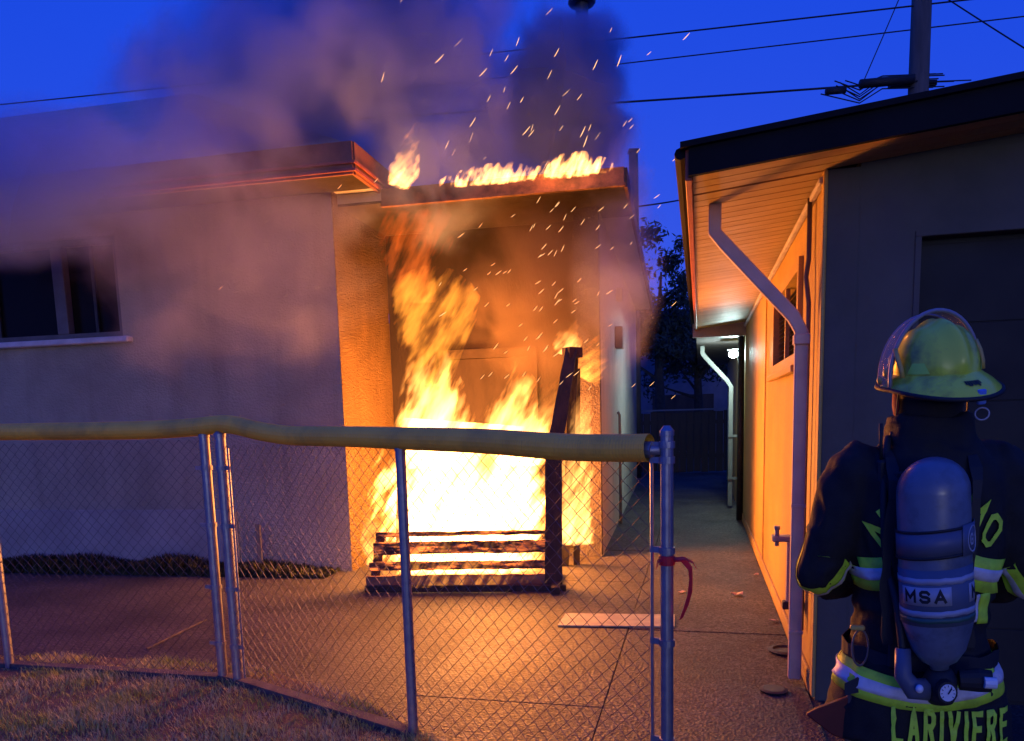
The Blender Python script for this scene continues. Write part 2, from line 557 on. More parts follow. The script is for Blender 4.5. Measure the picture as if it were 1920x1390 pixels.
M['amber'] = surf("firelit_amber_bracket", (.6, .42, .10), (.5, .34, .08), .35, 8, 3)  # amber base carries the orange firelight on the visor knobs
M['bluetab'] = surf("blue_tab", (.12, .25, .7), (.1, .2, .6), .5, 8, 3)
M['print'] = surf("black_print", (.015, .015, .02), (.02, .02, .025), .6, 8, 3)
def visor():
    m, nt, out = new_mat("clear_visor")
    p = nt.nodes.new("ShaderNodeBsdfPrincipled")
    p.inputs['Base Color'].default_value = (.9, .9, .92, 1)
    p.inputs['Roughness'].default_value = .05
    p.inputs['Transmission Weight'].default_value = 0.0
    t = nt.nodes.new("ShaderNodeBsdfTransparent")
    mx = nt.nodes.new("ShaderNodeMixShader")
    mx.inputs[0].default_value = .13
    nt.links.new(t.outputs[0], mx.inputs[1])
    nt.links.new(p.outputs[0], mx.inputs[2])
    nt.links.new(mx.outputs[0], out.inputs[0])
    return m
M['visor'] = visor()
M['visorrim'] = surf("visor_rim", (.3, .28, .32), (.25, .23, .27), .3, 8, 3)
M['tank'] = surf("grey_composite_cylinder", (.16, .19, .24), (.12, .145, .19), .3, 10, 5, .1, 60, .002, spec=.5, coat=.25, stain=(.06, .07, .085), sscale=11)
M['tanklabel'] = surf("cylinder_wrap_label", (.10, .13, .19), (.085, .11, .165), .4, 8, 3)
M['tankpale'] = surf("pale_label_stripe", (.40, .42, .48), (.33, .35, .41), .45, 18, 4)
M['tankgreen'] = surf("green_label_stripe", (.05, .13, .10), (.04, .1, .08), .45, 10, 3)
M['strapblue'] = surf("cylinder_strap_plastic", (.11, .13, .19), (.09, .105, .155), .4, 10, 3)
M['white'] = surf("gauge_white", (.75, .78, .82), (.7, .73, .77), .4, 10, 2)
M['axe'] = surf("dark_red_axe_paint", (.16, .012, .015), (.11, .01, .012), .45, 8, 4)
M['axewood'] = surf("axe_handle", (.12, .08, .05), (.09, .06, .04), .6, 8, 3, stretch=(3, 3, .5))
M['lampglow'] = emit("lit_lamp_globe", (.72, 1.0, .98), 620.0)
M['ember'] = emit("glowing_ember", (1.0, .50, .20), 2.2)
M['coal'] = emit("glowing_coal", (1.0, .33, .05), 9.0)

# ------------------------------------------------------------------ ground
g = bmesh.new()
bmesh.ops.create_grid(g, x_segments=1, y_segments=1, size=400)
tag(obj("ground", g, M['slab']), kind='structure')

# concrete slabs of the alley and the yard to its left, in the alley's own direction
RZR = -R(13.9)
uR = Vector((math.cos(R(13.9)), -math.sin(R(13.9)), 0)); vR = Vector((math.sin(R(13.9)), math.cos(R(13.9)), 0))
R0 = Vector((1.69, 4.16, 0.0))
srnd = random.Random(3)
ymeta = [(-3.2, -1.75), (-1.75, -.35), (-.35, 1.25), (1.25, 2.9), (2.9, 4.6), (4.6, 6.3), (6.3, 8.0), (8.0, 9.7), (9.7, 11.4), (11.4, 13.1), (13.1, 15)]
alley = bpy.data.objects.new("alley_path", None)
alley.location = R0
alley.rotation_euler = (0, 0, RZR)
col.objects.link(alley)
alley["kind"] = "structure"
for (a, b) in ymeta:
    for (l, r) in ((-2.35, -1.16), (-1.16, -.02)):
        dz = srnd.uniform(-.003, .003)
        s = obj("concrete_slab", boxm(l + .0025, r - .0025, a + .0025, b - .0025, -.05, .014 + dz, bev=.003), M['slab'], alley)

# lawn corner: soil sheet, grass, dark strip for the shadow under the fence
lawn_pts = [(-8, 6.05), (-3.7, 5.42), (-2.75, 5.28), (-1.72, 4.98), (-.95, 4.34), (-.42, 3.74), (-.22, 3.3), (-.3, 1.2), (-8, 1.2)]
bm = bmesh.new()
bm.faces.new([bm.verts.new((x, y, .008)) for x, y in lawn_pts])
tag(obj("lawn", bm, M['soil']), kind='structure')

def inside(x, y, poly):
    c = False
    for i in range(len(poly)):
        (x1, y1), (x2, y2) = poly[i - 1], poly[i]
        if (y1 > y) != (y2 > y) and x < (x2 - x1) * (y - y1) / (y2 - y1) + x1:
            c = not c
    return c

def blades(name, poly, n, hmin, hmax, w, mat, label, dens=None, ymin=2.9):
    gr = random.Random(hash(name) % 1000 if False else 11)
    xs = [p[0] for p in poly]; ys = [p[1] for p in poly]
    V, F = [], []
    k = 0
    tries = 0
    while k < n and tries < n * 8:
        tries += 1
        x = gr.uniform(max(min(xs), -5.2), max(xs)); y = gr.uniform(max(min(ys), ymin), max(ys))
        if not inside(x, y, poly):
            continue
        q = mnoise.noise(Vector((x * 2.3, y * 2.3, 0)))
        if dens and gr.random() > dens(x, y, q):
            continue
        hgt = gr.uniform(hmin, hmax) * (1 + .7 * q)
        a = gr.uniform(0, 6.283)
        lean = gr.uniform(.2, 1.1) * hgt
        dx, dy = math.cos(a), math.sin(a)
        wx, wy = -dy * w * .5, dx * w * .5
        b = len(V)
        V += [(x - wx, y - wy, 0), (x + wx, y + wy, 0), (x - wx * .7 + dx * lean * .35, y - wy * .7 + dy * lean * .35, hgt * .6),
              (x + wx * .7 + dx * lean * .35, y + wy * .7 + dy * lean * .35, hgt * .6), (x + dx * lean, y + dy * lean, hgt)]
        F += [(b, b + 1, b + 3, b + 2), (b + 2, b + 3, b + 4)]
        k += 1
    me = bpy.data.meshes.new(name)
    me.from_pydata(V, [], F)
    return tag(obj(name, me, mat), label=label, kind='stuff')

blades("grass", lawn_pts, 52000, .018, .055, .005, M['grass'], "short dry grass on both sides of the dark shadow strip under the fence",
       dens=lambda x, y, q: max(.15, min(1, .6 + 1.2 * q)))

P1 = Vector((-3.53, 5.15, 0)); P2a = Vector((-1.90, 4.77, 0)); P2b = Vector((-1.775, 4.70, 0)); P3 = Vector((-.55, 3.83, 0)); P4 = Vector((.615, 3.0, 0)); P0 = Vector((-5.6, 5.62, 0))
bm = bmesh.new()
path = [P0 + Vector((0, .02, 0)), P1 + Vector((0, .02, 0)), (P2a + P2b) / 2 + Vector((0, .02, 0)), P3 + Vector((-.06, .02, 0)), P3 + (P4 - P3) * .10]
rings = []
for i, p in enumerate(path):
    hk = .038 if i < len(path) - 1 else -.015
    t = (path[min(i + 1, len(path) - 1)] - path[max(i - 1, 0)]).normalized()
    s = Vector((-t.y, t.x, 0))
    rings.append([p + s * -.045 + Vector((0, 0, -.02)), p + s * .045 + Vector((0, 0, -.02)), p + s * .038 + Vector((0, 0, hk)), p + s * -.038 + Vector((0, 0, hk))])
loft(bm, rings)
tag(obj("shade_strip", bm, M['shade_strip']), kind='structure')  # raised dark strip standing in for the guard's shadow band

# ------------------------------------------------------------------ left building (on fire)
L0 = Vector((-1.77, 8.24, 0))
RZL = -R(12)
LB = empty("stucco_building", L0, RZL, "long grey stucco building with a burning entrance recess and smoke over its roof", "building")
def L2W(u, v, z):
    return L0 + Vector((math.cos(R(12)) * u + math.sin(R(12)) * v, -math.sin(R(12)) * u + math.cos(R(12)) * v, z))
# front wall with a window opening: u -5.6..-2.6, z 2.65..3.74
bm = bmesh.new()
WT = .22
box(bm, -9.2, -5.6, 0, WT, 0, 4.0)
box(bm, -5.6, -2.6, 0, WT, 0, 2.65)
box(bm, -5.6, -2.6, 0, WT, 3.76, 4.0)
box(bm, -2.6, -.004, 0, WT, 0, 4.0)
obj("front_wall", bm, M['stucco'], LB)
obj("plinth", boxm(-9.2, -1.35, -.028, -.003, 0, .69, bev=.008), M['plinth'], LB)
obj("return_wall", boxm(-.0035, 0, 0, 1.5, 0, 4.0), M['stucco_hot'], LB, label="rough stucco return wall, firelight mixed into its tan, lit orange by the fire")
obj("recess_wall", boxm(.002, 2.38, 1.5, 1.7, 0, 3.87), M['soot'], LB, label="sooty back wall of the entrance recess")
obj("alley_wall", boxm(2.40, 2.65, 1.10, 9.8, 0, 3.87), M['stucco_side'], LB)
obj("pier", boxm(2.38, 2.651, .95, 1.098, 0, 3.87), M['dimstucco'], LB, label="corner pier beside the recess, its grey stucco darkened against the fire light")
obj("rear_wall", boxm(-9.2, 2.38, 9.6, 9.8, 0, 3.87), M['stucco'], LB)
# window
win = obj("window", boxm(-5.55, -2.65, .16, .18, 2.66, 3.75), M['glass'], LB)
bm = bmesh.new()
for a, b in ((-5.6, -5.52), (-2.68, -2.602)):
    box(bm, a, b, .06, .15, 2.652, 3.758)
box(bm, -5.52, -2.68, .06, .15, 3.69, 3.758)
box(bm, -5.52, -2.68, .06, .15, 2.652, 2.72)
obj("frame", bm, M['frame'], win)
for c in (-3.42,):
    obj("mullion", boxm(c - .075, c + .075, .05, .148, 2.72, 3.69, bev=.006), M['frame'], win)
for c in (-3.02, -4.35):
    obj("sash_bar", boxm(c - .018, c + .018, .12, .15, 2.72, 3.69), M['darkmetal'], win)
obj("sill", boxm(-5.75, -2.48, -.09, .06, 2.585, 2.65, bev=.012), M['sill'], win)
# main hip roof, eave 0.5 out
bm = bmesh.new()
e0, e1, f0, f1, zt, zr, vr_ = -9.7, .45, -.5, 9.0, 4.25, 6.9, 4.0
A = [bm.verts.new(p) for p in ((e0, f0, zt), (e1, f0, zt), (e1, f1, zt), (e0, f1, zt))]
Bq = [bm.verts.new(p) for p in ((e0, f0, 4.0), (e1, f0, 4.0), (e1, f1, 4.0), (e0, f1, 4.0))]
r0, r1 = bm.verts.new((e0, vr_, zr)), bm.verts.new((e1 - 4.5, vr_, zr))
bm.faces.new((A[0], A[1], r1, r0)); bm.faces.new((A[1], A[2], r1)); bm.faces.new((A[2], A[3], r0, r1)); bm.faces.new((A[3], A[0], r0))
for i in range(4):
    bm.faces.new((Bq[i], Bq[(i + 1) % 4], A[(i + 1) % 4], A[i]))
bm.faces.new((Bq[3], Bq[2], Bq[1], Bq[0]))
roof = obj("roof", bm, M['roof'], LB)
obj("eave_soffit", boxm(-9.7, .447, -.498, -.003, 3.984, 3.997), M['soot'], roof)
bm = bmesh.new()
box(bm, -9.7, e1 + .02, f0 - .035, f0 - .002, 3.97, 4.27)
box(bm, e1 + .002, e1 + .035, f0 - .002, 1.0, 3.97, 4.27)
obj("fascia", bm, M['fascia'], roof)
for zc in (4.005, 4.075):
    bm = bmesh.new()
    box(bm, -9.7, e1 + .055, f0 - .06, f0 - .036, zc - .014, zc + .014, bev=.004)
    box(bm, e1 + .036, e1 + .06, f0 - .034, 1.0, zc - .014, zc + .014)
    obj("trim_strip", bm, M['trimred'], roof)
# porch roof over the recess, flat, its lower edge burning
porch = obj("porch_roof", boxm(.0, 2.98, .14, 9.9, 3.90, 3.99), M['roof'], LB)
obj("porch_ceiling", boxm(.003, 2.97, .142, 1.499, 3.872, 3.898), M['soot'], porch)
obj("fascia", boxm(.5, 2.99, .10, .138, 3.82, 4.0, bev=.006), M['porchtrim'], porch)
obj("drip_edge", boxm(.5, 3.0, .075, .098, 3.82, 3.845), M['porchtrim'], porch)
obj("side_fascia", boxm(2.982, 3.015, .14, 9.9, 3.82, 4.0), M['porchtrim'], porch)
# entrance door at the back of the recess
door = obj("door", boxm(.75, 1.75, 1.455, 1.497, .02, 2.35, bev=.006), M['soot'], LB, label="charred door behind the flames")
bm = bmesh.new()
box(bm, .64, .748, 1.43, 1.497, 0, 2.46); box(bm, 1.752, 1.86, 1.43, 1.497, 0, 2.46); box(bm, .748, 1.752, 1.43, 1.497, 2.352, 2.46)
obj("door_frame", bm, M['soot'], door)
bm = bmesh.new(); ball(bm, (1.66, 1.42, 1.05), .035); obj("handle", bm, M['steel'], door, smooth=True)
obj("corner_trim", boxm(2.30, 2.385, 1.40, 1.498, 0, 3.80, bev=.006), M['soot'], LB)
# flue with a rain cap
bm = bmesh.new()
c = (Vector((1.0, 9.8, 0)) - L0)
cu, cv = c.x * math.cos(R(12)) - c.y * math.sin(R(12)), c.x * math.sin(R(12)) + c.y * math.cos(R(12))
lathe(bm, [(.075, 4.0), (.075, 6.50), (.082, 6.505), (.082, 6.53), (.06, 6.535), (.06, 6.60)], 20, (cu, cv, 0))
fl = obj("flue_pipe", bm, M['flue'], LB, smooth=False)
bm = bmesh.new(); lathe(bm, [(.15, 6.48), (.165, 6.50), (.15, 6.56), (.05, 6.62)], 20, (cu, cv, 0))
obj("rain_cap", bm, M['flue'], fl)
# small pipe and boxes on the alley side
obj("wall_pipe", tubem([(2.69, 3.6, 0), (2.69, 3.6, 1.62), (2.66, 3.6, 1.66)], .022, 10), M['gutterpale'], LB, smooth=True)
obj("meter_box", boxm(2.652, 2.76, 3.3, 3.55, 2.55, 2.85, bev=.01), M['frame'], LB)
obj("vent_hood", boxm(2.652, 2.74, 3.6, 3.8, 3.25, 3.42, bev=.01), M['darkmetal'], LB)

# ------------------------------------------------------------------ right building (annex across the alley)
RB = empty("annex_building", R0, RZR, "low annex with an orange-lit cream alley wall and dark end wall", "building")
H = 2.87
def zs0(u):
    return 2.815 + (u + .74) * .093 - .02
bm = bmesh.new()
w0, w1, wz0, wz1 = .95, 2.62, 1.98, 2.56
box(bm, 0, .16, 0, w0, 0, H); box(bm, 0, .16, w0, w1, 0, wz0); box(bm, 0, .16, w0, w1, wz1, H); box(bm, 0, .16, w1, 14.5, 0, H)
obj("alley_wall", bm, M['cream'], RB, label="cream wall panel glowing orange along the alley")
bm = bmesh.new()
box(bm, .161, .46, -.002, .16, 0, H + .045); box(bm, .46, 3.1, -.002, .16, 2.5, H + .045); box(bm, 3.1, 7.5, -.002, .16, 0, H + .28)
# the wedge of wall that follows the roof slope above the door
hexa(bm, [(.461, -.0015, H + .046), (3.099, -.0015, H + .046), (3.099, .16, H + .046), (.461, .16, H + .046), (.461, -.0015, H + .05), (3.099, -.0015, zs0(3.099)), (3.099, .16, zs0(3.099)), (.461, .16, H + .05)])
box(bm, .004, .16, -.004, -.0001, 0, H)
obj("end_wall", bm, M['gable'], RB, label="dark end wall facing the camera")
door = obj("roller_door", boxm(.46, 3.1, .10, .14, 0, 2.5), M['doorpaint'], RB)
for k in range(6):
    obj("door_panel", boxm(.48, 3.08, .094, .099, .02 + k * .41, .424 + k * .41, bev=.002), M['doorpaint'], door)
bm = bmesh.new(); box(bm, .43, .458, -.010, -.004, 0, 2.5); box(bm, .43, 3.13, -.010, -.004, 2.502, 2.53)
obj("door_frame", bm, M['gable'], door)
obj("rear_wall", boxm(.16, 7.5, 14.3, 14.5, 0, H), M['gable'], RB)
# corner board and base strip
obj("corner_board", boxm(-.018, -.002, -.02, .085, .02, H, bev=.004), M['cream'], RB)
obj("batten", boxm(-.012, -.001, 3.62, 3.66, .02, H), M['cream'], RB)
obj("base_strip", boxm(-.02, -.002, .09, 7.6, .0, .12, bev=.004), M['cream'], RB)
# window with louvre blind
wn_ = obj("window", boxm(.10, .115, w0 + .05, w1 - .05, wz0 + .05, wz1 - .05), M['glass'], RB)
bm = bmesh.new()
box(bm, -.03, .10, w0 - .05, w0 + .03, wz0 - .05, wz1 + .05); box(bm, -.03, .10, w1 - .03, w1 + .05, wz0 - .05, wz1 + .05)
box(bm, -.03, .10, w0 + .03, w1 - .03, wz1 - .03, wz1 + .05); box(bm, -.03, .10, w0 + .03, w1 - .03, wz0 - .05, wz0 + .03)
obj("frame", bm, M['cream'], wn_)
obj("mullion", boxm(-.02, .01, 1.72, 1.77, wz0 + .03, wz1 - .03), M['cream'], wn_)
obj("sill", boxm(-.07, -.031, w0 - .08, w1 + .08, wz0 - .10, wz0 - .052, bev=.006), M['cream'], wn_)
ms = None
for k in range(13):
    z = wz0 + .06 + k * .036
    if ms is None:
        b2 = bmesh.new()
        hexa(b2, [(.012, w0 + .035, 0), (.016, w0 + .035, 0), (.016, w1 - .035, 0), (.012, w1 - .035, 0), (.05, w0 + .035, .022), (.054, w0 + .035, .022), (.054, w1 - .035, .022), (.05, w1 - .035, .022)])
        s = obj("louvre", b2, M['frame'], wn_); ms = s.data
    else:
        s = bpy.data.objects.new("louvre", ms); col.objects.link(s); s.parent = wn_
    s.location = (0, 0, z)
# roof: low slope rising away from the alley
SL = .093
def zs(u, base=2.815):          # underside height of the rake at u
    return base + (u + .74) * SL
rbm = bmesh.new()
hexa(rbm, [(-.68, -.34, zs(-.68) + .012), (7.8, -.34, zs(7.8) + .012), (7.8, 7.2, zs(7.8) + .012), (-.68, 7.2, zs(-.68) + .012),
           (-.68, -.34, zs(-.68) + .12), (7.8, -.34, zs(7.8) + .12), (7.8, 7.2, zs(7.8) + .12), (-.68, 7.2, zs(-.68) + .12)])
roof = obj("roof", rbm, M['roofdark'], RB)
bm = bmesh.new()
hexa(bm, [(-.70, -.375, zs(-.70) - .015), (7.8, -.375, zs(7.8) - .015), (7.8, -.342, zs(7.8) - .015), (-.70, -.342, zs(-.70) - .015),
          (-.70, -.375, zs(-.70) + .115), (7.8, -.375, zs(7.8) + .115), (7.8, -.342, zs(7.8) + .115), (-.70, -.342, zs(-.70) + .115)])
obj("rake_board", bm, M['roofdark'], roof)
bm = bmesh.new()
hexa(bm, [(-.74, -.40, zs(-.74) + .117), (7.8, -.40, zs(7.8) + .117), (7.8, -.30, zs(7.8) + .124), (-.74, -.30, zs(-.74) + .124),
          (-.74, -.40, zs(-.74) + .145), (7.8, -.40, zs(7.8) + .145), (7.8, -.30, zs(7.8) + .152), (-.74, -.30, zs(-.74) + .152)])
obj("roof_flashing", bm, M['roofdark'], roof)
obj("eave_board", boxm(-.715, -.682, -.34, 7.2, 2.79, 2.945, bev=.004), M['eavered'], roof)
obj("gutter", tubem([(-.74, -.33, 2.925), (-.74, 7.2, 2.925)], .03, 8), M['roofdark'], roof)
mb = None
BWD = .128
nb = int(7.1 / BWD)
for k in range(nb):
    v0 = .02 + k * BWD
    b2 = bmesh.new()
    g_ = .006
    hexa(b2, [(-.678, v0 + g_, zs(-.678) - .012), (-.004, v0 + g_, zs(-.004) - .012), (-.004, v0 + BWD - g_, zs(-.004) - .012), (-.678, v0 + BWD - g_, zs(-.678) - .012),
              (-.678, v0, zs(-.678) + .009), (-.004, v0, zs(-.004) + .009), (-.004, v0 + BWD, zs(-.004) + .009), (-.678, v0 + BWD, zs(-.678) + .009)])
    o_ = obj("soffit_board", b2, M['soffit'], roof)
for k in range(3):
    v0 = -.338 + k * .112
    b2 = bmesh.new()
    g_ = .005
    hexa(b2, [(-.678, v0 + g_, zs(-.678) - .012), (7.6, v0 + g_, zs(7.6) - .012), (7.6, v0 + .112 - g_, zs(7.6) - .012), (-.678, v0 + .112 - g_, zs(-.678) - .012),
              (-.678, v0, zs(-.678) + .009), (7.6, v0, zs(7.6) + .009), (7.6, v0 + .112, zs(7.6) + .009), (-.678, v0 + .112, zs(-.678) + .009)])
    obj("soffit_board", b2, M['soffit'], roof)
obj("wall_moulding", boxm(-.035, -.002, .03, 7.15, H - .055, H - .02, bev=.006), M['sill'], RB)
# lower rear section of the roof with its end board
rear = obj("rear_roof", boxm(-.70, 7.8, 7.26, 14.8, 2.74, 2.95), M['roofdark'], RB)
obj("end_board", boxm(-.742, .0, 7.21, 7.245, 2.70, 2.90), M['sill'], rear)
obj("soffit_panel", boxm(-.69, -.004, 7.262, 14.7, 2.722, 2.738), M['frame'], rear)  # dark paint puts this rear soffit in shadow
# front downpipe: from the eave, elbow, across to the corner, down
def flat_pipe(pts, wx, wy):
    """rectangular pipe swept through points in the plane across the alley"""
    b = bmesh.new()
    rings = []
    for i, p in enumerate(pts):
        p = Vector(p)
        a = Vector(pts[max(i - 1, 0)]); c_ = Vector(pts[min(i + 1, len(pts) - 1)])
        t = (c_ - a).normalized()
        side = Vector((0, 1, 0))
        up = t.cross(side).normalized()
        k = 1.0
        rings.append([p + up * wx + side * wy, p - up * wx + side * wy, p - up * wx - side * wy, p + up * wx - side * wy])
    loft(b, rings)
    bmesh.ops.bevel(b, geom=list(b.edges), offset=.006, segments=1, affect='EDGES')
    return b
dp = obj("downpipe", flat_pipe([(-.56, .27, 2.818), (-.56, .27, 2.66), (-.50, .26, 2.585), (-.13, .22, 2.16), (-.085, .215, 2.07), (-.085, .21, 1.0), (-.085, .21, .05)], .036, .03), M['gutter'], RB,
         label="lilac grey downpipe crossing from the eave to the building corner")
obj("pipe_collar", boxm(-.128, -.042, .165, .258, 2.0, 2.06, bev=.006), M['gutter'], dp)
for z in (1.1, .35):
    obj("pipe_bracket", boxm(-.125, -.045, .172, .178, z - .02, z, bev=.002), M['gutter'], dp)
obj("conduit", tubem([(-.03, .42, 2.84), (-.03, .42, 2.5), (-.045, .40, 2.4), (-.03, .38, 2.25), (-.03, .38, 1.95), (-.03, .38, .3)], .014, 8), M['frame'], RB, smooth=True)
# rear downpipe, dark pipe, pale conduits by the lamp
dp2 = obj("downpipe", flat_pipe([(-.60, 8.75, 2.70), (-.60, 8.75, 2.58), (-.54, 8.75, 2.50), (-.20, 8.75, 2.12), (-.14, 8.75, 2.02), (-.14, 8.75, .05)], .035, .035), M['gutterpale'], RB,
          label="pale grey downpipe farther down the alley")
obj("pipe_bracket", boxm(-.18, -.003, 8.70, 8.712, 1.2, 1.24), M['gutterpale'], dp2)
obj("pipe_bracket", boxm(-.18, -.003, 8.70, 8.712, .5, .54), M['gutterpale'], dp2)
obj("conduit", tubem([(-.035, 7.95, 2.7), (-.035, 7.95, .06)], .03, 10), M['gutterpale'], RB, smooth=True)
obj("drain_stack", tubem([(-.055, 7.3, 2.7), (-.055, 7.3, .02)], .05, 10), M['darkmetal'], RB, smooth=True)
obj("conduit", tubem([(-.10, 10.4, 1.7), (-.10, 10.4, .04)], .028, 8), M['gutterpale'], RB, smooth=True)

def R2W(u, v, z):
    return R0 + uR * u + vR * v + Vector((0, 0, z))

# wall lamp under the rear eave
lamp = empty("wall_lamp", R2W(0, 8.05, 2.50), RZR, "lit white wall lamp under the eave down the alley", "lamp")
obj("mount", boxm(-.06, -.002, -.06, .06, -.09, .11, bev=.01), M['darkmetal'], lamp)
bm = bmesh.new(); ball(bm, (-.135, 0, 0), .07, 3, (1, 1, .8)); obj("globe", bm, M['lampglow'], lamp, smooth=True)
obj("shade", boxm(-.235, -.061, -.12, .12, .062, .076, bev=.004), M['darkmetal'], lamp)

# hinged bracket post on the cream wall
br = empty("gate_bracket", R2W(0, .50, 0), RZR, "metal gate bracket with a short post on the cream wall beside the firefighter", "bracket")
obj("post", boxm(-.11, -.055, -.03, .03, .45, .84, bev=.005), M['gutter'], br)
obj("bracket_arm", boxm(-.20, -.002, -.04, .05, .83, .865, bev=.005), M['steel'], br)
obj("bracket_arm", boxm(-.13, -.002, -.03, .03, .40, .45, bev=.005), M['darkmetal'], br)
bm = bmesh.new(); lathe(bm, [(.014, .80), (.014, .90), (.02, .905), (.02, .925)], 10, (-.17, 0, 0)); obj("pin", bm, M['steel'], br)

# drain shoe and stones at the pipe's foot
bm = bmesh.new(); lathe(bm, [(.11, .0), (.115, .012), (.085, .02), (.08, .008)], 20)
tag(obj("drain_cover", bm, M['darkmetal']), "round dark drain cover at the foot of the cream wall", "drain").location = (1.83, 5.0, .015)
bm = bmesh.new(); lathe(bm, [(.075, .0), (.08, .01), (.06, .016)], 16)
tag(obj("drain_cover", bm, M['darkmetal']), "small dark drain cover beside the downpipe's lower end", "drain").location = (1.50, 4.28, .015)

# ------------------------------------------------------------------ burning slatted timber A-frame
BF = empty("timber_trestle", (-.48, 7.2, 0), R(-4), "charred slatted timber A-frame burning in front of the entrance", "wooden frame")
def beam(p0, p1, w, d, mat, name, jag=0.0, taper=1.0):
    p0, p1 = Vector(p0), Vector(p1)
    t = (p1 - p0).normalized()
    side = Vector((0, 1, 0)) if abs(t.y) < .9 else Vector((1, 0, 0))
    a = t.cross(side).normalized()
    b = a.cross(t).normalized()
    bm = bmesh.new()
    n = max(2, int((p1 - p0).length / .12))
    rr = random.Random(int((p0.x + p1.z) * 1000))
    rings = []
    for i in range(n + 1):
        c = p0.lerp(p1, i / n)
        tp = 1 + (taper - 1) * i / n
        j = lambda: tp * (1 + rr.uniform(-jag, jag))
        rings.append([c + a * w * .5 * j() + b * d * .5 * j(), c - a * w * .5 * j() + b * d * .5 * j(), c - a * w * .5 * j() - b * d * .5 * j(), c + a * w * .5 * j() - b * d * .5 * j()])
    loft(bm, rings)
    return obj(name, bm, mat, BF)
# right end: front leg leans in towards the top, rear leg behind it, foot board
beam((.86, -.02, .0), (.885, .26, 1.36), .165, .07, M['char'], "leg", .07, .92)
beam((.885, .265, 1.30), (1.075, .52, 2.28), .15, .066, M['char'], "leg", .07, .75)
beam((.97, 1.05, .0), (1.10, .56, 2.22), .085, .06, M['char'], "leg", .06)
beam((1.10, 1.10, .0), (1.13, .70, 2.1), .07, .05, M['char'], "leg", .06)
beam((1.02, .50, 2.25), (1.15, .60, 2.25), .1, .12, M['char'], "ridge_block", .05)
# left end, burnt short inside the flames
beam((-.90, .10, .0), (-.84, .22, .50), .09, .06, M['char'], "leg", .10)
beam((-.86, 1.05, .0), (-.70, .66, 1.2), .07, .06, M['char'], "leg", .10)
for (z0, z1, xa, xb) in ((.515, .555, -.86, .84), (.345, .465, -.88, .84), (.195, .275, -.92, .86), (.045, .150, -.95, .88)):
    bm = bmesh.new()
    n = 24
    rr = random.Random(int(z0 * 1000))
    rings = []
    for i in range(n + 1):
        x = xa + (xb - xa) * i / n
        a, b = rr.uniform(-.005, .005), rr.uniform(-.005, .005)
        yy = -.02 + z0 * .22 + rr.uniform(-.004, .004)
        rings.append([(x, yy - .016, z0 + a), (x, yy + .016, z0 + a), (x, yy + .016, z1 + b), (x, yy - .016, z1 + b)])
    loft(bm, rings)
    obj("slat", bm, M['burnslat'] if z0 > .1 else M['charslat'], BF)
beam((-.95, -.06, .035), (.98, -.14, .035), .06, .05, M['char'], "foot_beam", .05)
beam((.88, -.30, .04), (.90, .6, .04), .08, .08, M['char'], "foot_beam", .05)
# ------------------------------------------------------------------ chain-link fence
FE = empty("chain_link_fence", P2b, 0, "chain-link fence with a yellow plastic guard along its top", "fence")
def F(p):
    return Vector(p) - P2b
def fpost(p, r, top, lab=None):
    bm = bmesh.new()
    lathe(bm, [(r, -.05), (r, top - .03), (r * 1.12, top - .029), (r * 1.12, top - .01), (r * .5, top + .01)], 16, F(p))
    return obj("fence_post", bm, M['steel'], FE, smooth=False, label=lab)
posts = [fpost(P0, .028, 1.6), fpost(P1, .028, 1.60), fpost(P2a, .03, 1.60), fpost(P2b, .032, 1.60), fpost(P3, .026, 1.52), fpost(P4, .026, 1.585, "dark end post with a red ribbon tied to it")]
def band(p, r, z, ext, post):
    bm = bmesh.new()
    lathe(bm, [(r, z - .014), (r + .005, z - .013), (r + .005, z + .013), (r, z + .014)], 14, F(p))
    d = ext.normalized()
    s = Vector((-d.y, d.x, 0)) * .006
    q = F(p) + d * r
    e = F(p) + d * (r + .045)
    hexa(bm, [q - s + Vector((0, 0, z - .012)), q + s + Vector((0, 0, z - .012)), e + s + Vector((0, 0, z - .012)), e - s + Vector((0, 0, z - .012)),
              q - s + Vector((0, 0, z + .012)), q + s + Vector((0, 0, z + .012)), e + s + Vector((0, 0, z + .012)), e - s + Vector((0, 0, z + .012))])
    obj("tension_band", bm, M['steel'], post)
dL = (P1 - P2a); dR = (P3 - P2b)
for z in (.25, .62, 1.02, 1.38):
    band(P2a, .031, z, dL, posts[2]); band(P2b, .033, z, dR, posts[3])
for z in (.30, .72, 1.10, 1.46, 1.52):
    band(P4, .027, z, P3 - P4, posts[5])
obj("tension_bar", tubem([F(P4 + (P3 - P4).normalized() * .065 + Vector((0, 0, .05))), F(P4 + (P3 - P4).normalized() * .065 + Vector((0, 0, 1.47)))], .008, 6), M['steel'], FE)
obj("tension_bar", tubem([F(P2b + dR.normalized() * .07 + Vector((0, 0, .05))), F(P2b + dR.normalized() * .07 + Vector((0, 0, 1.5)))], .007, 6), M['steel'], FE)
gpts = [(-6.0, 5.71, 1.64), (-5.0, 5.48, 1.638), (-4.2, 5.30, 1.628), (-3.4, 5.12, 1.636), (-2.8, 4.98, 1.628), (-2.3, 4.87, 1.624), (-1.98, 4.79, 1.633), (-1.80, 4.735, 1.645), (-1.66, 4.64, 1.64),
        (-1.45, 4.48, 1.60), (-1.24, 4.33, 1.574), (-1.03, 4.18, 1.568), (-.78, 4.0, 1.562), (-.52, 3.81, 1.552), (-.14, 3.54, 1.538), (.215, 3.285, 1.512), (.40, 3.155, 1.507), (.555, 3.045, 1.508)]
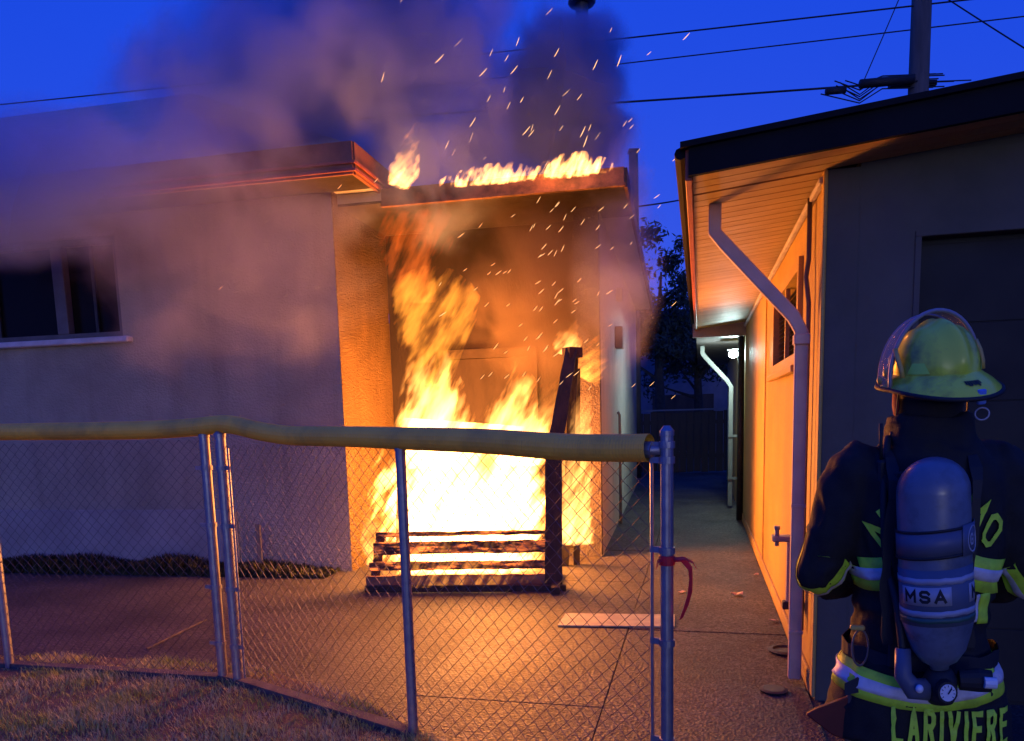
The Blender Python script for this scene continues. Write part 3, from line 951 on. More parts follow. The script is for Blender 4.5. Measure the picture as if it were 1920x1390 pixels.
def catmull(pts, n):
    P = [Vector(p) for p in pts]
    out = []
    for i in range(len(P) - 1):
        a, b, c, d = P[max(i - 1, 0)], P[i], P[i + 1], P[min(i + 2, len(P) - 1)]
        k = max(1, int((c - b).length / n))
        for j in range(k):
            t = j / k
            out.append(.5 * ((2 * b) + (-a + c) * t + (2 * a - 5 * b + 4 * c - d) * t * t + (-a + 3 * b - 3 * c + d) * t ** 3))
    out.append(P[-1])
    return out
gp = catmull([F(p) for p in gpts], .006)
bm = bmesh.new()
tube(bm, gp, [.0545 + (.0022 if i % 2 else 0) + .002 * math.sin(i * .013) for i in range(len(gp))], 18, cap=False)
obj("fence_guard", bm, M['guard'], FE, smooth=False, label="yellow corrugated plastic guard on the top rail")
rail = [F(Vector(p) + Vector((0, 0, -.012))) for p in gpts[:-1]] + [F(P4 + Vector((-.02, .01, 1.50)))]
obj("top_rail", tubem(rail, .021, 10), M['steel'], FE, smooth=True)
bm = bmesh.new()
q = F(P4 + (P3 - P4).normalized() * .06)
dd = (P3 - P4).normalized()
tube(bm, [q + Vector((0, 0, 1.50)), q + dd * .05 + Vector((0, 0, 1.50))], .034, 12)
obj("rail_cup", bm, M['steel'], FE)
def fabric(a, b, s, ztop):
    """woven wire: zigzag wires, each hooked into its neighbour"""
    L = (b - a).length
    d = (b - a) / L
    nrm = Vector((-d.y, d.x, 0))
    n = int(L / s)
    bm = bmesh.new()
    rr = random.Random(int(L * 100))
    wob = lambda x, z: nrm * (.012 * mnoise.noise(Vector((x * 2.0, z * 2.0, L))))
    for i in range(n):
        pts = []
        z = .06
        k = 0
        while z < ztop:
            sg = 1 if (k + i) % 2 else -1
            x = (i + .5) * s + sg * s * .53
            pts.append(F(a + d * x + nrm * (.0022 * (1 if k % 2 else -1)) + wob(x, z) + Vector((0, 0, z))))
            z += s * 1.0
            k += 1
        tube(bm, pts, .0021, 4, cap=False)
    return tag(obj("chain_link_mesh", bm, M['wire'], FE), kind='stuff')
fabric(P0, P2a, .0365, 1.58)
fabric(P2b, P3, .0365, 1.54)
fabric(P3, P4 + (P3 - P4).normalized() * .06, .0365, 1.50)

# red ribbon on the end post
RBN = empty("red_ribbon", P4 + Vector((0, 0, 1.06)), 0, "red ribbon knotted round the end post of the fence with hanging tails", "ribbon")
def strip(pts, w, axis):
    bm = bmesh.new()
    A = [Vector(p) for p in pts]
    ax = Vector(axis).normalized() * w * .5
    rr = []
    for i, p in enumerate(A):
        t = (A[min(i + 1, len(A) - 1)] - A[max(i - 1, 0)]).normalized()
        n = t.cross(ax).normalized() * .0012
        tw = ax * (1 + .25 * math.sin(i * 1.7))
        rr.append([p - tw - n, p + tw - n, p + tw + n, p - tw + n])
    loft(bm, rr)
    return bm
bm = bmesh.new(); lathe(bm, [(.027, -.02), (.032, -.018), (.033, .016), (.028, .02)], 14)
obj("knot", bm, M['ribbon'], RBN)
obj("ribbon_tail", strip([(.025, -.02, .0), (.06, -.03, .005), (.085, -.035, -.03), (.088, -.035, -.07), (.085, -.03, -.13), (.07, -.03, -.185), (.05, -.03, -.235)], .021, (.9, .3, .5)), M['ribbon'], RBN)
obj("ribbon_tail", strip([(.02, -.03, .01), (.06, -.05, .015), (.09, -.06, .0), (.10, -.065, -.02)], .022, (0, 1, .3)), M['ribbon'], RBN)
obj("ribbon_tail", strip([(-.02, -.02, .0), (-.04, -.03, .005), (-.05, -.035, -.025)], .02, (0, 1, .3)), M['ribbon'], RBN)

# plate on the ground and scraps
bm = bmesh.new()
hexa(bm, [(.33, 5.76, .018), (1.21, 5.63, .018), (1.29, 5.98, .018), (.42, 6.11, .018), (.33, 5.76, .028), (1.21, 5.63, .03), (1.29, 5.98, .028), (.42, 6.11, .03)])
tag(obj("metal_plate", bm, M['plate']), "pale flat metal plate lying on the ground behind the fence end", "plate")
def scrap(x, y, s, rz, label, seed):
    rr = random.Random(seed)
    bm = bmesh.new()
    n = 9
    top = [bm.verts.new((math.cos(6.283 * k / n) * s * rr.uniform(.6, 1.1), math.sin(6.283 * k / n) * s * .5 * rr.uniform(.6, 1.1), s * rr.uniform(.1, .5))) for k in range(n)]
    c = bm.verts.new((0, 0, s * .12))
    for k in range(n):
        bm.faces.new((c, top[k], top[(k + 1) % n]))
    ext = bmesh.ops.extrude_face_region(bm, geom=list(bm.faces))
    for e in ext['geom']:
        if isinstance(e, bmesh.types.BMVert):
            e.co.z += .003
    o = obj("dry_leaf", bm, M['paper'])
    o.location = (x, y, .018)
    o.rotation_euler = (0, 0, rz)
    return tag(o, label, "leaf", "dry leaves scattered on the alley floor")
scrap(1.98, 6.6, .075, .2, "largest dry leaf, mid alley, between ribbon and cream wall", 1)
scrap(1.52, 6.75, .045, .5, "dry leaf beside the red ribbon's lower tail", 2)
scrap(2.0, 5.72, .045, -.3, "dry leaf on the concrete nearest the drain cover", 3)
scrap(2.3, 6.0, .03, 1.0, "small dry leaf lying against the cream wall's foot", 4)
scrap(2.4, 7.4, .035, .4, "small dry leaf farthest up the alley", 5)

# weeds along the foot of the left wall, dark and dense for its shading
wp = [L2W(-8, -.32, 0), L2W(-.25, -.22, 0), L2W(-.25, -.03, 0), L2W(-8, -.03, 0)]
def weeds():
    V, Fc = [], []
    rr = random.Random(5)
    for i in range(14000):
        u = rr.uniform(-6.4, -.15)
        q = mnoise.noise(Vector((u * 1.7, 3.1, 0)))
        hgt = rr.uniform(.03, .22) * max(.5, (.8 + .5 * q)) * min(1, .35 - u * .35)
        v = -.03 - rr.random() ** 1.5 * .36
        p = L2W(u, v, 0)
        a = rr.uniform(0, 6.283); ln = hgt * rr.uniform(.1, .7); w = rr.uniform(.006, .016)
        d = Vector((math.cos(a), math.sin(a), 0)); s = Vector((-d.y, d.x, 0)) * w
        b = len(V)
        V.extend([tuple(p - s), tuple(p + s), tuple(p + d * ln * .4 + s * 1.3 + Vector((0, 0, hgt * .6))), tuple(p + d * ln * .4 - s * 1.3 + Vector((0, 0, hgt * .6))), tuple(p + d * ln + Vector((0, 0, hgt)))])
        Fc.extend([(b, b + 1, b + 2, b + 3), (b + 3, b + 2, b + 4)])
    me = bpy.data.meshes.new("weeds")
    me.from_pydata(V, [], Fc)
    tag(obj("weeds", me, M['weed']), "dark weeds that also give the shade along the foot of the grey wall", kind='stuff')
weeds()
# fallen pale stick on the ground near the lawn
tag(obj("wooden_stick", tubem([(-2.72, 5.46, .02), (-2.66, 5.85, .02), (-2.58, 6.22, .03)], [.007, .010, .007], 6), M['shade_strip']), "pale thin stick lying on the ground past the lawn edge", "stick")
tag(obj("wooden_stake", boxm(-.025, .025, -.02, .02, 0, .55, bev=.004), M['frame']), "pale short stake standing at the grey wall behind the fence", "stake").location = L2W(-1.02, -.14, 0)

# ------------------------------------------------------------------ background
FB = empty("shed", (7.0, 31, 0), R(-13), "dark blue shed wall closing the far end of the alley", "building")
obj("wall", boxm(-6, 7, 0, 6, 0, 4.6), M['farwall'], FB)
bm = bmesh.new()
hexa(bm, [(-6.4, -.5, 4.6), (7.4, -.5, 4.6), (7.4, 6.5, 4.6), (-6.4, 6.5, 4.6), (-6.4, 2.9, 6.0), (7.4, 2.9, 6.0), (7.4, 3.1, 6.0), (-6.4, 3.1, 6.0)])
obj("roof", bm, M['roofdark'], FB)
obj("shed_door", boxm(-1.2, 1.2, -.06, -.01, .05, 2.3), M['farfence'], FB)
FF = empty("board_fence", (4.6, 20.5, 0), R(-13), "dark brown board fence across the far end of the alley", "fence")
md = None
for k in range(34):
    if md is None:
        s = obj("board", boxm(-.09, .09, 0, .022, .03, 1.62, bev=.004), M['farfence'], FF); md = s.data
    else:
        s = bpy.data.objects.new("board", md); col.objects.link(s); s.parent = FF
    s.location = (-3.2 + k * .19, rnd.uniform(-.006, .006), rnd.uniform(-.03, .03))
obj("fence_rail", boxm(-3.3, 3.3, .024, .07, .4, .5), M['farfence'], FF)
obj("fence_rail", boxm(-3.3, 3.3, .024, .07, 1.3, 1.4), M['farfence'], FF)
obj("cap_rail", boxm(-3.3, 3.3, -.03, .09, 1.66, 1.70), M['farwall'], FF)

def tree(x, y, h, rad, seed, label):
    rr = random.Random(seed)
    T = empty("broadleaf_tree", (x, y, 0), 0, label, "tree")
    bm = bmesh.new()
    tube(bm, [(0, 0, 0), (.05, 0, h * .3), (0, .05, h * .6), (.1, 0, h * .85)], [.2, .16, .1, .03], 8)
    ends = []
    for k in range(9):
        z = h * rr.uniform(.35, .75); a = rr.uniform(0, 6.283); L = rad * rr.uniform(.6, 1.0)
        e = Vector((math.cos(a) * L, math.sin(a) * L, z + L * rr.uniform(.3, .8)))
        tube(bm, [(0, 0, z), e * .5 + Vector((0, 0, z * .5)), e], [.06, .04, .015], 5)
        ends.append(e)
    obj("trunk", bm, M['bark'], T)
    V, Fc = [], []
    cl = ends + [Vector((rr.gauss(0, rad * .45), rr.gauss(0, rad * .45), h * rr.uniform(.5, 1.0))) for _ in range(26)]
    for c in cl:
        r = rad * rr.uniform(.18, .38)
        for i in range(150):
            p = c + Vector((rr.gauss(0, r * .6), rr.gauss(0, r * .6), rr.gauss(0, r * .5)))
            a = Vector((rr.gauss(0, 1), rr.gauss(0, 1), rr.gauss(0, 1))).normalized(); b = a.orthogonal().normalized()
            s = rr.uniform(.06, .12)
            n = len(V)
            V.extend([tuple(p - a * s), tuple(p + b * s * .5), tuple(p + a * s), tuple(p - b * s * .5)])
            Fc.append((n, n + 1, n + 2, n + 3))
    me = bpy.data.meshes.new("crown")
    me.from_pydata(V, [], Fc)
    obj("crown", me, M['leaf'], T)
tree(4.75, 24.5, 7.0, 1.35, 4, "dark bushy tree against the blue sky behind the alley")
tree(6.6, 27, 5.9, 1.6, 9, "lower dark tree half hidden behind the annex eave")

tp = empty("timber_pole", (3.16, 19.2, 0), 0, "dark plain timber pole standing right behind the smoke", "pole")
obj("pole_shaft", tubem([(0, 0, 0), (.0, 0, 4), (-.02, 0, 7.8)], [.14, .125, .11], 12), M['pole'], tp, smooth=True)
obj("pole_cap", boxm(-.14, .10, -.12, .12, 7.8, 7.86), M['darkmetal'], tp)

UP = empty("utility_pole", (12.9, 25, 0), 0, "tall utility pole with cables rising above the annex roof", "utility pole")
obj("pole_shaft", tubem([(0, 0, 0), (0, 0, 8), (-.02, 0, 17)], [.32, .31, .27], 14), M['pole'], UP, smooth=True)
obj("crossarm", boxm(-1.4, 1.4, -.10, .10, 15.4, 15.6), M['pole'], UP)
for x in (-1.2, -.5, .5, 1.2):
    bm = bmesh.new(); lathe(bm, [(.03, 15.6), (.05, 15.65), (.04, 15.72), (.06, 15.78), (.03, 15.85)], 10, (x, 0, 0)); obj("insulator", bm, M['steel'], UP)
obj("cable_arm", boxm(-.9, .5, -.12, .12, 11.35, 11.50), M['cable'], UP)
bm = bmesh.new()
tube(bm, [(-1.9, -.2, 11.40), (-.28, -.2, 11.50)], .13, 10)
obj("splice_case", bm, M['cable'], UP, smooth=True)
bm = bmesh.new(); tube(bm, [(-2.9, -.1, 11.25), (-2.3, -.1, 11.28)], .10, 10); obj("splice_case", bm, M['cable'], UP, smooth=True)
bm = bmesh.new()
rr = random.Random(2)
for k in range(7):
    z = 11.35 + rr.uniform(-.2, .2)
    tube(bm, [(-2.6 + rr.uniform(-.5, .3), -.15, z), (-1.9, -.2, z - rr.uniform(.15, .5)), (-1.2, -.15, z + .1), (.3 + rr.uniform(0, 1.2), -.2, z + .1)], .02, 5)
obj("cable_loop", bm, M['cable'], UP)

def wire(p0, p1, sag, r, label):
    p0, p1 = Vector(p0), Vector(p1)
    pts = []
    for i in range(25):
        t = i / 24
        p = p0.lerp(p1, t)
        p.z -= sag * 4 * t * (1 - t)
        pts.append(p)
    tag(obj("power_line", tubem(pts, r, 6), M['cable'], smooth=True), label, "cable", "overhead cables at the utility pole")
wire((-22, 34.4, 15.25), (30, 20.2, 13.0), .12, .024, "uppermost cable passing the top of the utility pole")
wire((-22, 34.8, 14.3), (30, 20.2, 12.55), .12, .019, "thin middle cable crossing behind the utility pole")
wire((-14, 32.4, 13.45), (12.85, 24.75, 11.42), .10, .032, "thick lowest cable ending at the black splice case")
wire((12.95, 24.9, 14.2), (14.9, 19.8, 8.9), .03, .02, "cable slanting down to the right from the pole")
wire((12.5, 25, 14.6), (11.08, 25.0, 11.3), .02, .016, "thin cable slanting down left to the splice case")
wire((2.4, 20.8, 6.9), (6.6, 27.3, 8.9), .05, .026, "short low cable between timber pole and annex eave")

# ------------------------------------------------------------------ fire light (the flames' own light)
def fire_lamp(name, loc, power, rad, colr=FIRE_COLOR):
    ld = bpy.data.lights.new(name, 'POINT')
    ld.energy = power
    ld.color = colr
    ld.shadow_soft_size = rad
    lo = bpy.data.objects.new(name, ld)
    lo.location = loc
    col.objects.link(lo)
fire_lamp("fire_light", (-.25, 8.30, 1.15), FIRE_POWER, .40)
fire_lamp("flame_light", (-.45, 8.40, 2.3), FIRE_POWER * .35, .30)
fire_lamp("ledge_fire_light", (.45, 7.60, 4.15), FIRE_POWER * .05, .12)

# ------------------------------------------------------------------ flames
STREAK = R(28)      # the wind leans the tongues this far from upright
def flame_mat(name, scale, strength, seed, prof, warp=.5, cut=.9, soft=.25, rag=1.0, ns=1.0, hot=1.0, tint=(1.0, .27, .025), hotcol=(1.0, .46, .12), sheet=0.0):
    m, nt, out = new_mat(name)
    h = NT(nt)
    p = h.coord('Object')
    pm = h.v('ADD', h.v('MULTIPLY', p, scale), (seed * 3.7, seed * 1.3, seed * 2.1))
    z = h.sep(p)[2]
    # streaky detail runs along the leaning tongues
    rot = nt.nodes.new("ShaderNodeVectorRotate")
    rot.rotation_type = 'Y_AXIS'
    rot.inputs['Angle'].default_value = -STREAK
    h.put(rot.inputs['Vector'], pm)
    sv = h.v('MULTIPLY', rot.outputs[0], (7.0 * ns, 5.0 * ns, 1.7 * ns))
    n2 = h.noise(sv, 1.0, 3.0, .62)
    n1 = h.noise(h.v('MULTIPLY', pm, (1.0, 1.0, .7)), 2.1 * ns, 2.0, .5, out='Color')
    w = h.v('SCALE', h.v('SUBTRACT', n1, (.5, .5, .5)), h.m('MULTIPLY', h.m('ADD', z, .12), warp))
    q = h.v('ADD', p, h.v('DIVIDE', w, (scale[0], scale[1], scale[2])))
    sx, sy, sz = h.sep(q)
    r = h.m('SQRT', h.m('ADD', h.m('MULTIPLY', sx, sx), h.m('MULTIPLY', sy, sy)))
    rad = h.ramp(z, prof)
    d = h.m('SUBTRACT', h.m('MULTIPLY', rad, cut), r)
    d = h.m('ADD', d, h.m('MULTIPLY', h.m('SUBTRACT', n2, .5), h.m('MULTIPLY', h.m('ADD', z, .35), rag * 1.6)))
    dens = h.maprange(d, 0.0, soft, 0.0, 1.0, smooth=True)
    zf = h.maprange(sz, 0.0, 1.0, 1.0, 1.0 - hot)
    e = h.m('MULTIPLY', h.m('MULTIPLY', dens, h.m('MULTIPLY', zf, zf)), strength)
    fil = h.maprange(n2, .40, .62, .0, 1.0, smooth=True)
    e = h.m('MULTIPLY', e, h.maprange(fil, .0, 1.0, .16, 1.7))
    em = nt.nodes.new("ShaderNodeEmission")
    h.put(em.inputs[0], h.mix(h.m('MULTIPLY', dens, zf), tint, hotcol))
    h.put(em.inputs[1], e)
    nt.links.new(em.outputs[0], out.inputs['Volume'])
    m.cycles.volume_step_rate = .35
    return m

def flame(loc, sx, sy, h_, prof, strength, seed, label, rz=0.0, lean=0.0, **k):
    """a tapering tongue; its closed skin follows the flame's own outline, the fire glows inside it"""
    bm = bmesh.new()
    zs_ = [i / 10 for i in range(11)]
    def pr(z):
        for (a, ra), (b, rb) in zip(prof[:-1], prof[1:]):
            if a <= z <= b:
                return ra + (rb - ra) * (z - a) / max(1e-6, b - a)
        return prof[-1][1]
    rings = []
    for z in zs_:
        r = max(.03, min(1.0, pr(z) + .06))
        rings.append([(r * math.cos(6.2832 * i / 14), r * math.sin(6.2832 * i / 14), z) for i in range(14)])
    loft(bm, rings)
    o = obj("flame", bm, flame_mat("flame_%02d" % seed, (sx, sy, h_), strength, seed, prof, **k))
    o.location = loc
    o.scale = (sx, sy, h_)
    o.rotation_euler = (0, lean, rz)
    return tag(o, label, "flame", "flames of the burning entrance")
body = [(0, .96), (.55, .95), (.8, .85), (1.0, .6)]
tongue = [(0, .75), (.2, .95), (.5, .75), (.8, .45), (1.0, .08)]
curl = [(0, .45), (.3, .6), (.6, .85), (.85, .9), (1.0, .3)]
flame((-.58, 8.25, .24), 1.05, .26, 1.36, body, 48, 1, "white-hot body of the fire behind the slats", warp=.55, rag=.9, hot=.25, cut=.96, soft=.2, lean=.10, ns=1.1)
flame((-.52, 7.80, .42), .98, .12, .95, body, 24, 17, "nearer sheet of flame just behind the slats", warp=.7, rag=1.3, hot=.45, cut=.92, soft=.3, lean=.08, ns=1.9)
flame((-.82, 8.40, 1.10), .52, .34, 1.45, tongue, 30, 2, "large white-yellow tongue on the left rising from the fire", warp=1.0, rag=1.3, hot=.72, ns=1.0)
flame((.08, 8.40, 1.10), .46, .32, 1.15, tongue, 26, 3, "shorter yellow tongue beside the charred leg", warp=1.0, rag=1.4, hot=.72, ns=1.1)
flame((-.88, 8.45, 2.0), .52, .30, 1.25, curl, 6.5, 4, "orange curling flame above the large tongue", warp=1.1, rag=1.7, hot=.5, lean=.12, ns=1.05, hotcol=(1.0, .33, .03))
flame((-.98, 8.60, 2.9), .50, .26, 1.1, curl, 3.2, 5, "faint red flame reaching the porch ceiling", warp=1.1, rag=1.7, hot=.6, ns=1.2, tint=(1.0, .11, .012), hotcol=(1.0, .17, .02))
flame((.58, 7.85, 2.24), .17, .14, .40, tongue, 16, 6, "small flame on top of the charred legs", warp=.5, rag=1.3, lean=.3, ns=3)
flame((.78, 7.95, 2.0), .20, .14, .55, tongue, 11, 7, "orange flame blowing right of the leg tops", warp=.7, rag=1.7, lean=.5, ns=2.6, hotcol=(1.0, .36, .05))
flame((.66, 7.90, .30), .25, .18, 1.05, body, 18, 8, "flame burning on the right of the charred legs", warp=.6, rag=1.5, hot=.5, ns=2.4)
flame((.25, 7.95, 1.2), .22, .18, 1.0, tongue, 14, 9, "thin flame climbing the inner side of the leg", warp=.7, rag=1.5, lean=.22, ns=2.2)
flame((.72, 7.8, 1.35), .12, .12, .85, body, 10, 16, "narrow flame licking the outer side of the charred legs", warp=.6, rag=1.7, lean=.05, ns=2.8)
flame((-.50, 7.42, .20), .96, .10, .18, body, 60, 10, "low line of flame between the bottom slats", warp=.1, rag=.9, hot=.3, ns=3)
flame((-.52, 7.12, .05), .92, .05, .62, body, 9, 18, "thin flames licking over the front of the slats", warp=.8, rag=2.2, hot=.6, cut=.6, soft=.3, ns=2.6, hotcol=(1.0, .36, .05))
flame((-1.42, 7.65, .18), .14, .14, .85, tongue, 14, 11, "narrow flame at the left edge by the stucco corner", warp=.4, rag=1.2, ns=2.4)
ledge = [(0, .95), (.3, .95), (.6, .75), (1.0, .25)]
flame((-1.02, 7.85, 3.90), .17, .12, .62, tongue, 26, 12, "tall flame on the left end of the porch roof edge", warp=.8, rag=1.4, lean=.32, ns=2.6, hot=.55)
flame((-.08, 7.72, 3.88), .60, .09, .18, ledge, 40, 13, "left stretch of the flame line along the roof edge", rz=R(-12), warp=.6, rag=2.2, hot=.4, ns=2.8, cut=.8)
flame((.66, 7.56, 3.88), .42, .10, .21, ledge, 46, 14, "right stretch of the flame line along the roof edge", rz=R(-12), warp=.6, rag=2.2, hot=.4, ns=2.8, cut=.8)
flame((-.50, 7.9, .03), .95, .38, .40, body, 30, 15, "flame bed glowing low behind the slats", warp=.2, rag=.8, hot=.2, ns=2)

# ------------------------------------------------------------------ smoke
def smoke_mat(name, scale, seed, density, colr, soft=.5, amp=1.0, ns=1.4, aniso=.25):
    m, nt, out = new_mat(name)
    h = NT(nt)
    p = h.coord('Object')
    pm = h.v('ADD', h.v('MULTIPLY', p, scale), (seed * 5.1, seed * 2.7, seed * 1.9))
    n = h.noise(pm, ns, 4.0, .58, dist=.6)
    d = h.m('SUBTRACT', 1.0, h.v('LENGTH', p))
    d = h.m('ADD', d, h.m('MULTIPLY', h.m('SUBTRACT', n, .52), amp * 1.9))
    edge = h.maprange(h.v('LENGTH', p), .75, 1.0, 1.0, 0.0, smooth=True)
    dens = h.m('MULTIPLY', h.m('MULTIPLY', h.maprange(d, 0.0, soft, 0.0, 1.0, smooth=True), edge), density)
    pv = nt.nodes.new("ShaderNodeVolumePrincipled")
    pv.inputs['Color'].default_value = (*colr, 1)
    pv.inputs['Anisotropy'].default_value = aniso
    h.put(pv.inputs['Density'], dens)
    nt.links.new(pv.outputs[0], out.inputs['Volume'])
    m.cycles.volume_step_rate = .8
    return m
def smoke(loc, sc, seed, density, label, colr=(.62, .58, .56), rz=0.0, **k):
    bm = bmesh.new()
    ball(bm, (0, 0, 0), 1.0, 3)
    o = obj("smoke", bm, smoke_mat("smoke_%02d" % seed, sc, seed, density, colr, **k))
    o.location = loc
    o.scale = sc
    o.rotation_euler = (0, 0, rz)
    return tag(o, label, kind='stuff')
GREY = (.50, .63, .90)
WARM = (.58, .60, .68)
smoke((-1.0, 8.5, 5.3), (1.7, 1.2, 2.1), 1, 2.4, "warm grey smoke rising from the roof edge", ns=1.1, colr=GREY, amp=1.15)
smoke((.72, 8.7, 5.0), (.86, .75, 1.15), 2, 5.0, "dense blue-grey smoke billow at the right of the plume", soft=.35, amp=.85, ns=1.5, colr=(.40, .54, .80))
smoke((.35, 8.6, 4.55), (1.05, .6, .7), 9, 3.0, "smoke boiling just above the burning roof edge", soft=.6, amp=1.0, ns=1.8, colr=GREY)
smoke((-2.4, 7.8, 4.9), (2.0, .8, 1.0), 3, 3.2, "thick smoke drifting left over the eave corner", rz=RZL, ns=1.1, colr=GREY, soft=.8)
smoke((-2.7, 7.25, 3.3), (2.1, .6, 1.5), 4, .85, "smoke hanging in front of the grey wall", rz=RZL, ns=1.3, soft=.9, amp=1.1, colr=WARM)
smoke((-4.9, 7.7, 3.95), (3.1, .85, .85), 5, 3.0, "pale smoke over the roof's left end", rz=RZL, ns=.9, amp=1.0, colr=GREY, soft=1.0)
smoke((.45, 8.5, 3.0), (1.1, .75, 1.25), 6, 1.1, "brown smoke filling the recess", ns=1.4, colr=(.30, .24, .20))
smoke((1.15, 8.3, 3.4), (.62, .8, 1.6), 7, 1.2, "smoke wisps at the recess corner", ns=1.6, soft=.8, colr=WARM)
smoke((-1.9, 9.0, 6.5), (1.7, 1.4, 1.9), 8, 1.0, "high thin smoke above the hip of the roof", ns=.9, colr=GREY, amp=1.1)

# ------------------------------------------------------------------ embers
em_me = None
ern = random.Random(21)
def ember(p, s, lean):
    global em_me
    if em_me is None:
        bm = bmesh.new()
        tube(bm, [(0, 0, -.5), (.02, .01, -.2), (.0, .03, .2), (-.02, 0, .5)], [.015, .045, .04, .01], 5)
        o = obj("ember", bm, M['ember']); em_me = o.data
    else:
        o = bpy.data.objects.new("ember", em_me); col.objects.link(o)
    o.location = p
    o.scale = (max(s, .07) * .62, max(s, .07) * .62, s * .85)
    o.rotation_euler = (ern.uniform(-.2, .2), lean, 0)
    tag(o, "tiny glowing ember flying in the air round the fire", "ember", "glowing embers flying round the fire")
for k in range(78):     # in front of the recess
    ember((ern.gauss(.35, .42), ern.uniform(7.3, 8.0), ern.uniform(1.9, 3.7)), ern.uniform(.05, .10), R(ern.uniform(28, 62)))
for k in range(46):     # above the roof
    ember((ern.gauss(.15, .75), ern.uniform(7.4, 8.6), 4.1 + abs(ern.gauss(.2, .95))), ern.uniform(.06, .14), R(ern.uniform(18, 50)))
for k in range(16):
    ember((ern.uniform(1.2, 2.0), ern.uniform(7.0, 9.0), ern.uniform(3.2, 6.3)), ern.uniform(.05, .12), R(ern.uniform(35, 60)))
for p in ((-2.75, 7.6, 2.95), (-1.2, 7.6, 3.9), (-1.55, 7.6, 3.85), (1.3, 7.0, 1.9), (1.75, 8.2, 1.8), (1.5, 7.0, 2.6)):
    ember(p, .07, R(50))

# ------------------------------------------------------------------ firefighter
PX = Vector((1.22, 2.24, 0))
PYAW = R(-13)
person = empty("person", PX, PYAW, "firefighter seen from behind in black coat with lime bands and yellow helmet", "person")
def limb(bm, pts, rads, seg=14):
    tube(bm, pts, rads, seg)
    for p, r in zip(pts, rads):
        ball(bm, p, r * .99, 2)
# body: one continuous surface
bm = bmesh.new()
tor = [(.86, .155, .105, 0), (.95, .165, .11, 0), (1.08, .14, .095, 0), (1.2, .15, .10, 0), (1.33, .17, .11, 0), (1.42, .165, .095, 0), (1.47, .10, .075, 0), (1.50, .058, .058, .005), (1.56, .055, .055, .015)]
loft(bm, [ell(0, dy, z, a, b, 20, 2.3) for z, a, b, dy in tor])
ball(bm, (0, .035, 1.645), .095, 3, (.80, .98, 1.18))
ball(bm, (0, .075, 1.59), .06, 3, (.85, .85, .85))
bm_nose = [(0, .128, 1.655), (0, .146, 1.632), (0, .136, 1.62)]
limb(bm, bm_nose, [.009, .014, .013], 8)
for s in (-1, 1):
    ball(bm, (s * .078, .03, 1.64), .028, 2, (.35, .7, 1.1))
    limb(bm, [(s * .17, 0, 1.42), (s * .28, .0, 1.23), (s * .13, .235, 1.185)], [.058, .044, .03])
    hand_c = Vector((s * .105, .275, 1.185))
    ball(bm, hand_c, .045, 2, (.75, .95, .45))
    for k, L in enumerate((.030, .036, .033, .026)):
        b0 = hand_c + Vector((s * (.022 - k * .017), .036, .0))
        limb(bm, [b0 - Vector((0, .02, 0)), b0 + Vector((0, L, -.004)), b0 + Vector((-s * .004, L * 1.5, -.03)), b0 + Vector((-s * .006, L * 1.1, -.05))], [.0095, .0092, .0085, .0078], 8)
    limb(bm, [hand_c + Vector((-s * .02, -.01, 0)), hand_c + Vector((-s * .048, .02, -.012)), hand_c + Vector((-s * .045, .045, -.032))], [.012, .0105, .0085], 8)
    limb(bm, [(s * .085, 0, .90), (s * .10, .01, .50), (s * .11, -.01, .10)], [.085, .058, .042])
    limb(bm, [(s * .11, -.02, .06), (s * .12, .06, .045), (s * .125, .15, .03)], [.04, .036, .025])
obj("body", remeshed(bm, .008, 2), M['skin'], person, smooth=True)
for s in (-1, 1):
    bm = bmesh.new(); ball(bm, (s * .032, .119, 1.664), .0125, 2); obj("eye", bm, M['eye'], person, smooth=True)
bm = bmesh.new(); tube(bm, [(-.024, .128, 1.592), (0, .136, 1.590), (.024, .128, 1.592)], .005, 6); obj("mouth", bm, M['redflap'], person, smooth=True)
# knit hood round head and neck
bm = bmesh.new()
loft(bm, [ell(0, dy, z, a, b, 20) for z, a, b, dy in ((1.46, .125, .115, -.005), (1.50, .095, .095, 0), (1.55, .084, .09, .0), (1.60, .088, .10, .0), (1.66, .092, .105, .0), (1.72, .085, .10, .005), (1.755, .05, .06, .01))])
obj("hood", remeshed(bm, .010, 2, lambda c: .004 * mnoise.noise(c * 18)), M['hood'], person, smooth=True)
bm = bmesh.new(); ball(bm, (-.083, .0, 1.615), .036, 3, (.35, .75, 1.25)); obj("ear_flap", bm, M['redflap'], person, smooth=True, label="red flap at the left ear")
# coat
def folds(c):
    f = .010 * mnoise.noise(Vector((c.x * 9, c.y * 9, c.z * 5))) + .005 * mnoise.noise(Vector((c.x * 22, c.y * 22, c.z * 11)))
    r_ = mnoise.noise(Vector((c.x * 6 + c.z * 9, c.y * 5, c.z * 4 - c.x * 5)))
    f += .007 * (1 - min(1, abs(r_) * 6))
    if abs(c.x) > .17 and c.z > 1.1:
        f += .0025 * math.sin(c.z * 55 + c.x * 60 + 6 * mnoise.noise(c * 6)) + .006 * mnoise.noise(Vector((c.x * 14 + 5, c.y * 14, c.z * 14)))
    if .95 < c.z < 1.2:
        f += .004 * math.sin(c.z * 95 + 5 * mnoise.noise(c * 7))
    return f
bm = bmesh.new()
ctor = [(.79, .25, .18, 0), (.88, .245, .178, 0), (.97, .225, .168, 0), (1.06, .18, .14, 0), (1.13, .178, .14, 0), (1.24, .19, .15, 0), (1.34, .205, .155, -.005), (1.42, .205, .15, -.005), (1.465, .175, .135, -.005), (1.50, .128, .118, 0), (1.53, .112, .112, 0), (1.575, .108, .112, .005)]
loft(bm, [ell(0, dy, z, a, b, 28, 2.5) for z, a, b, dy in ctor])
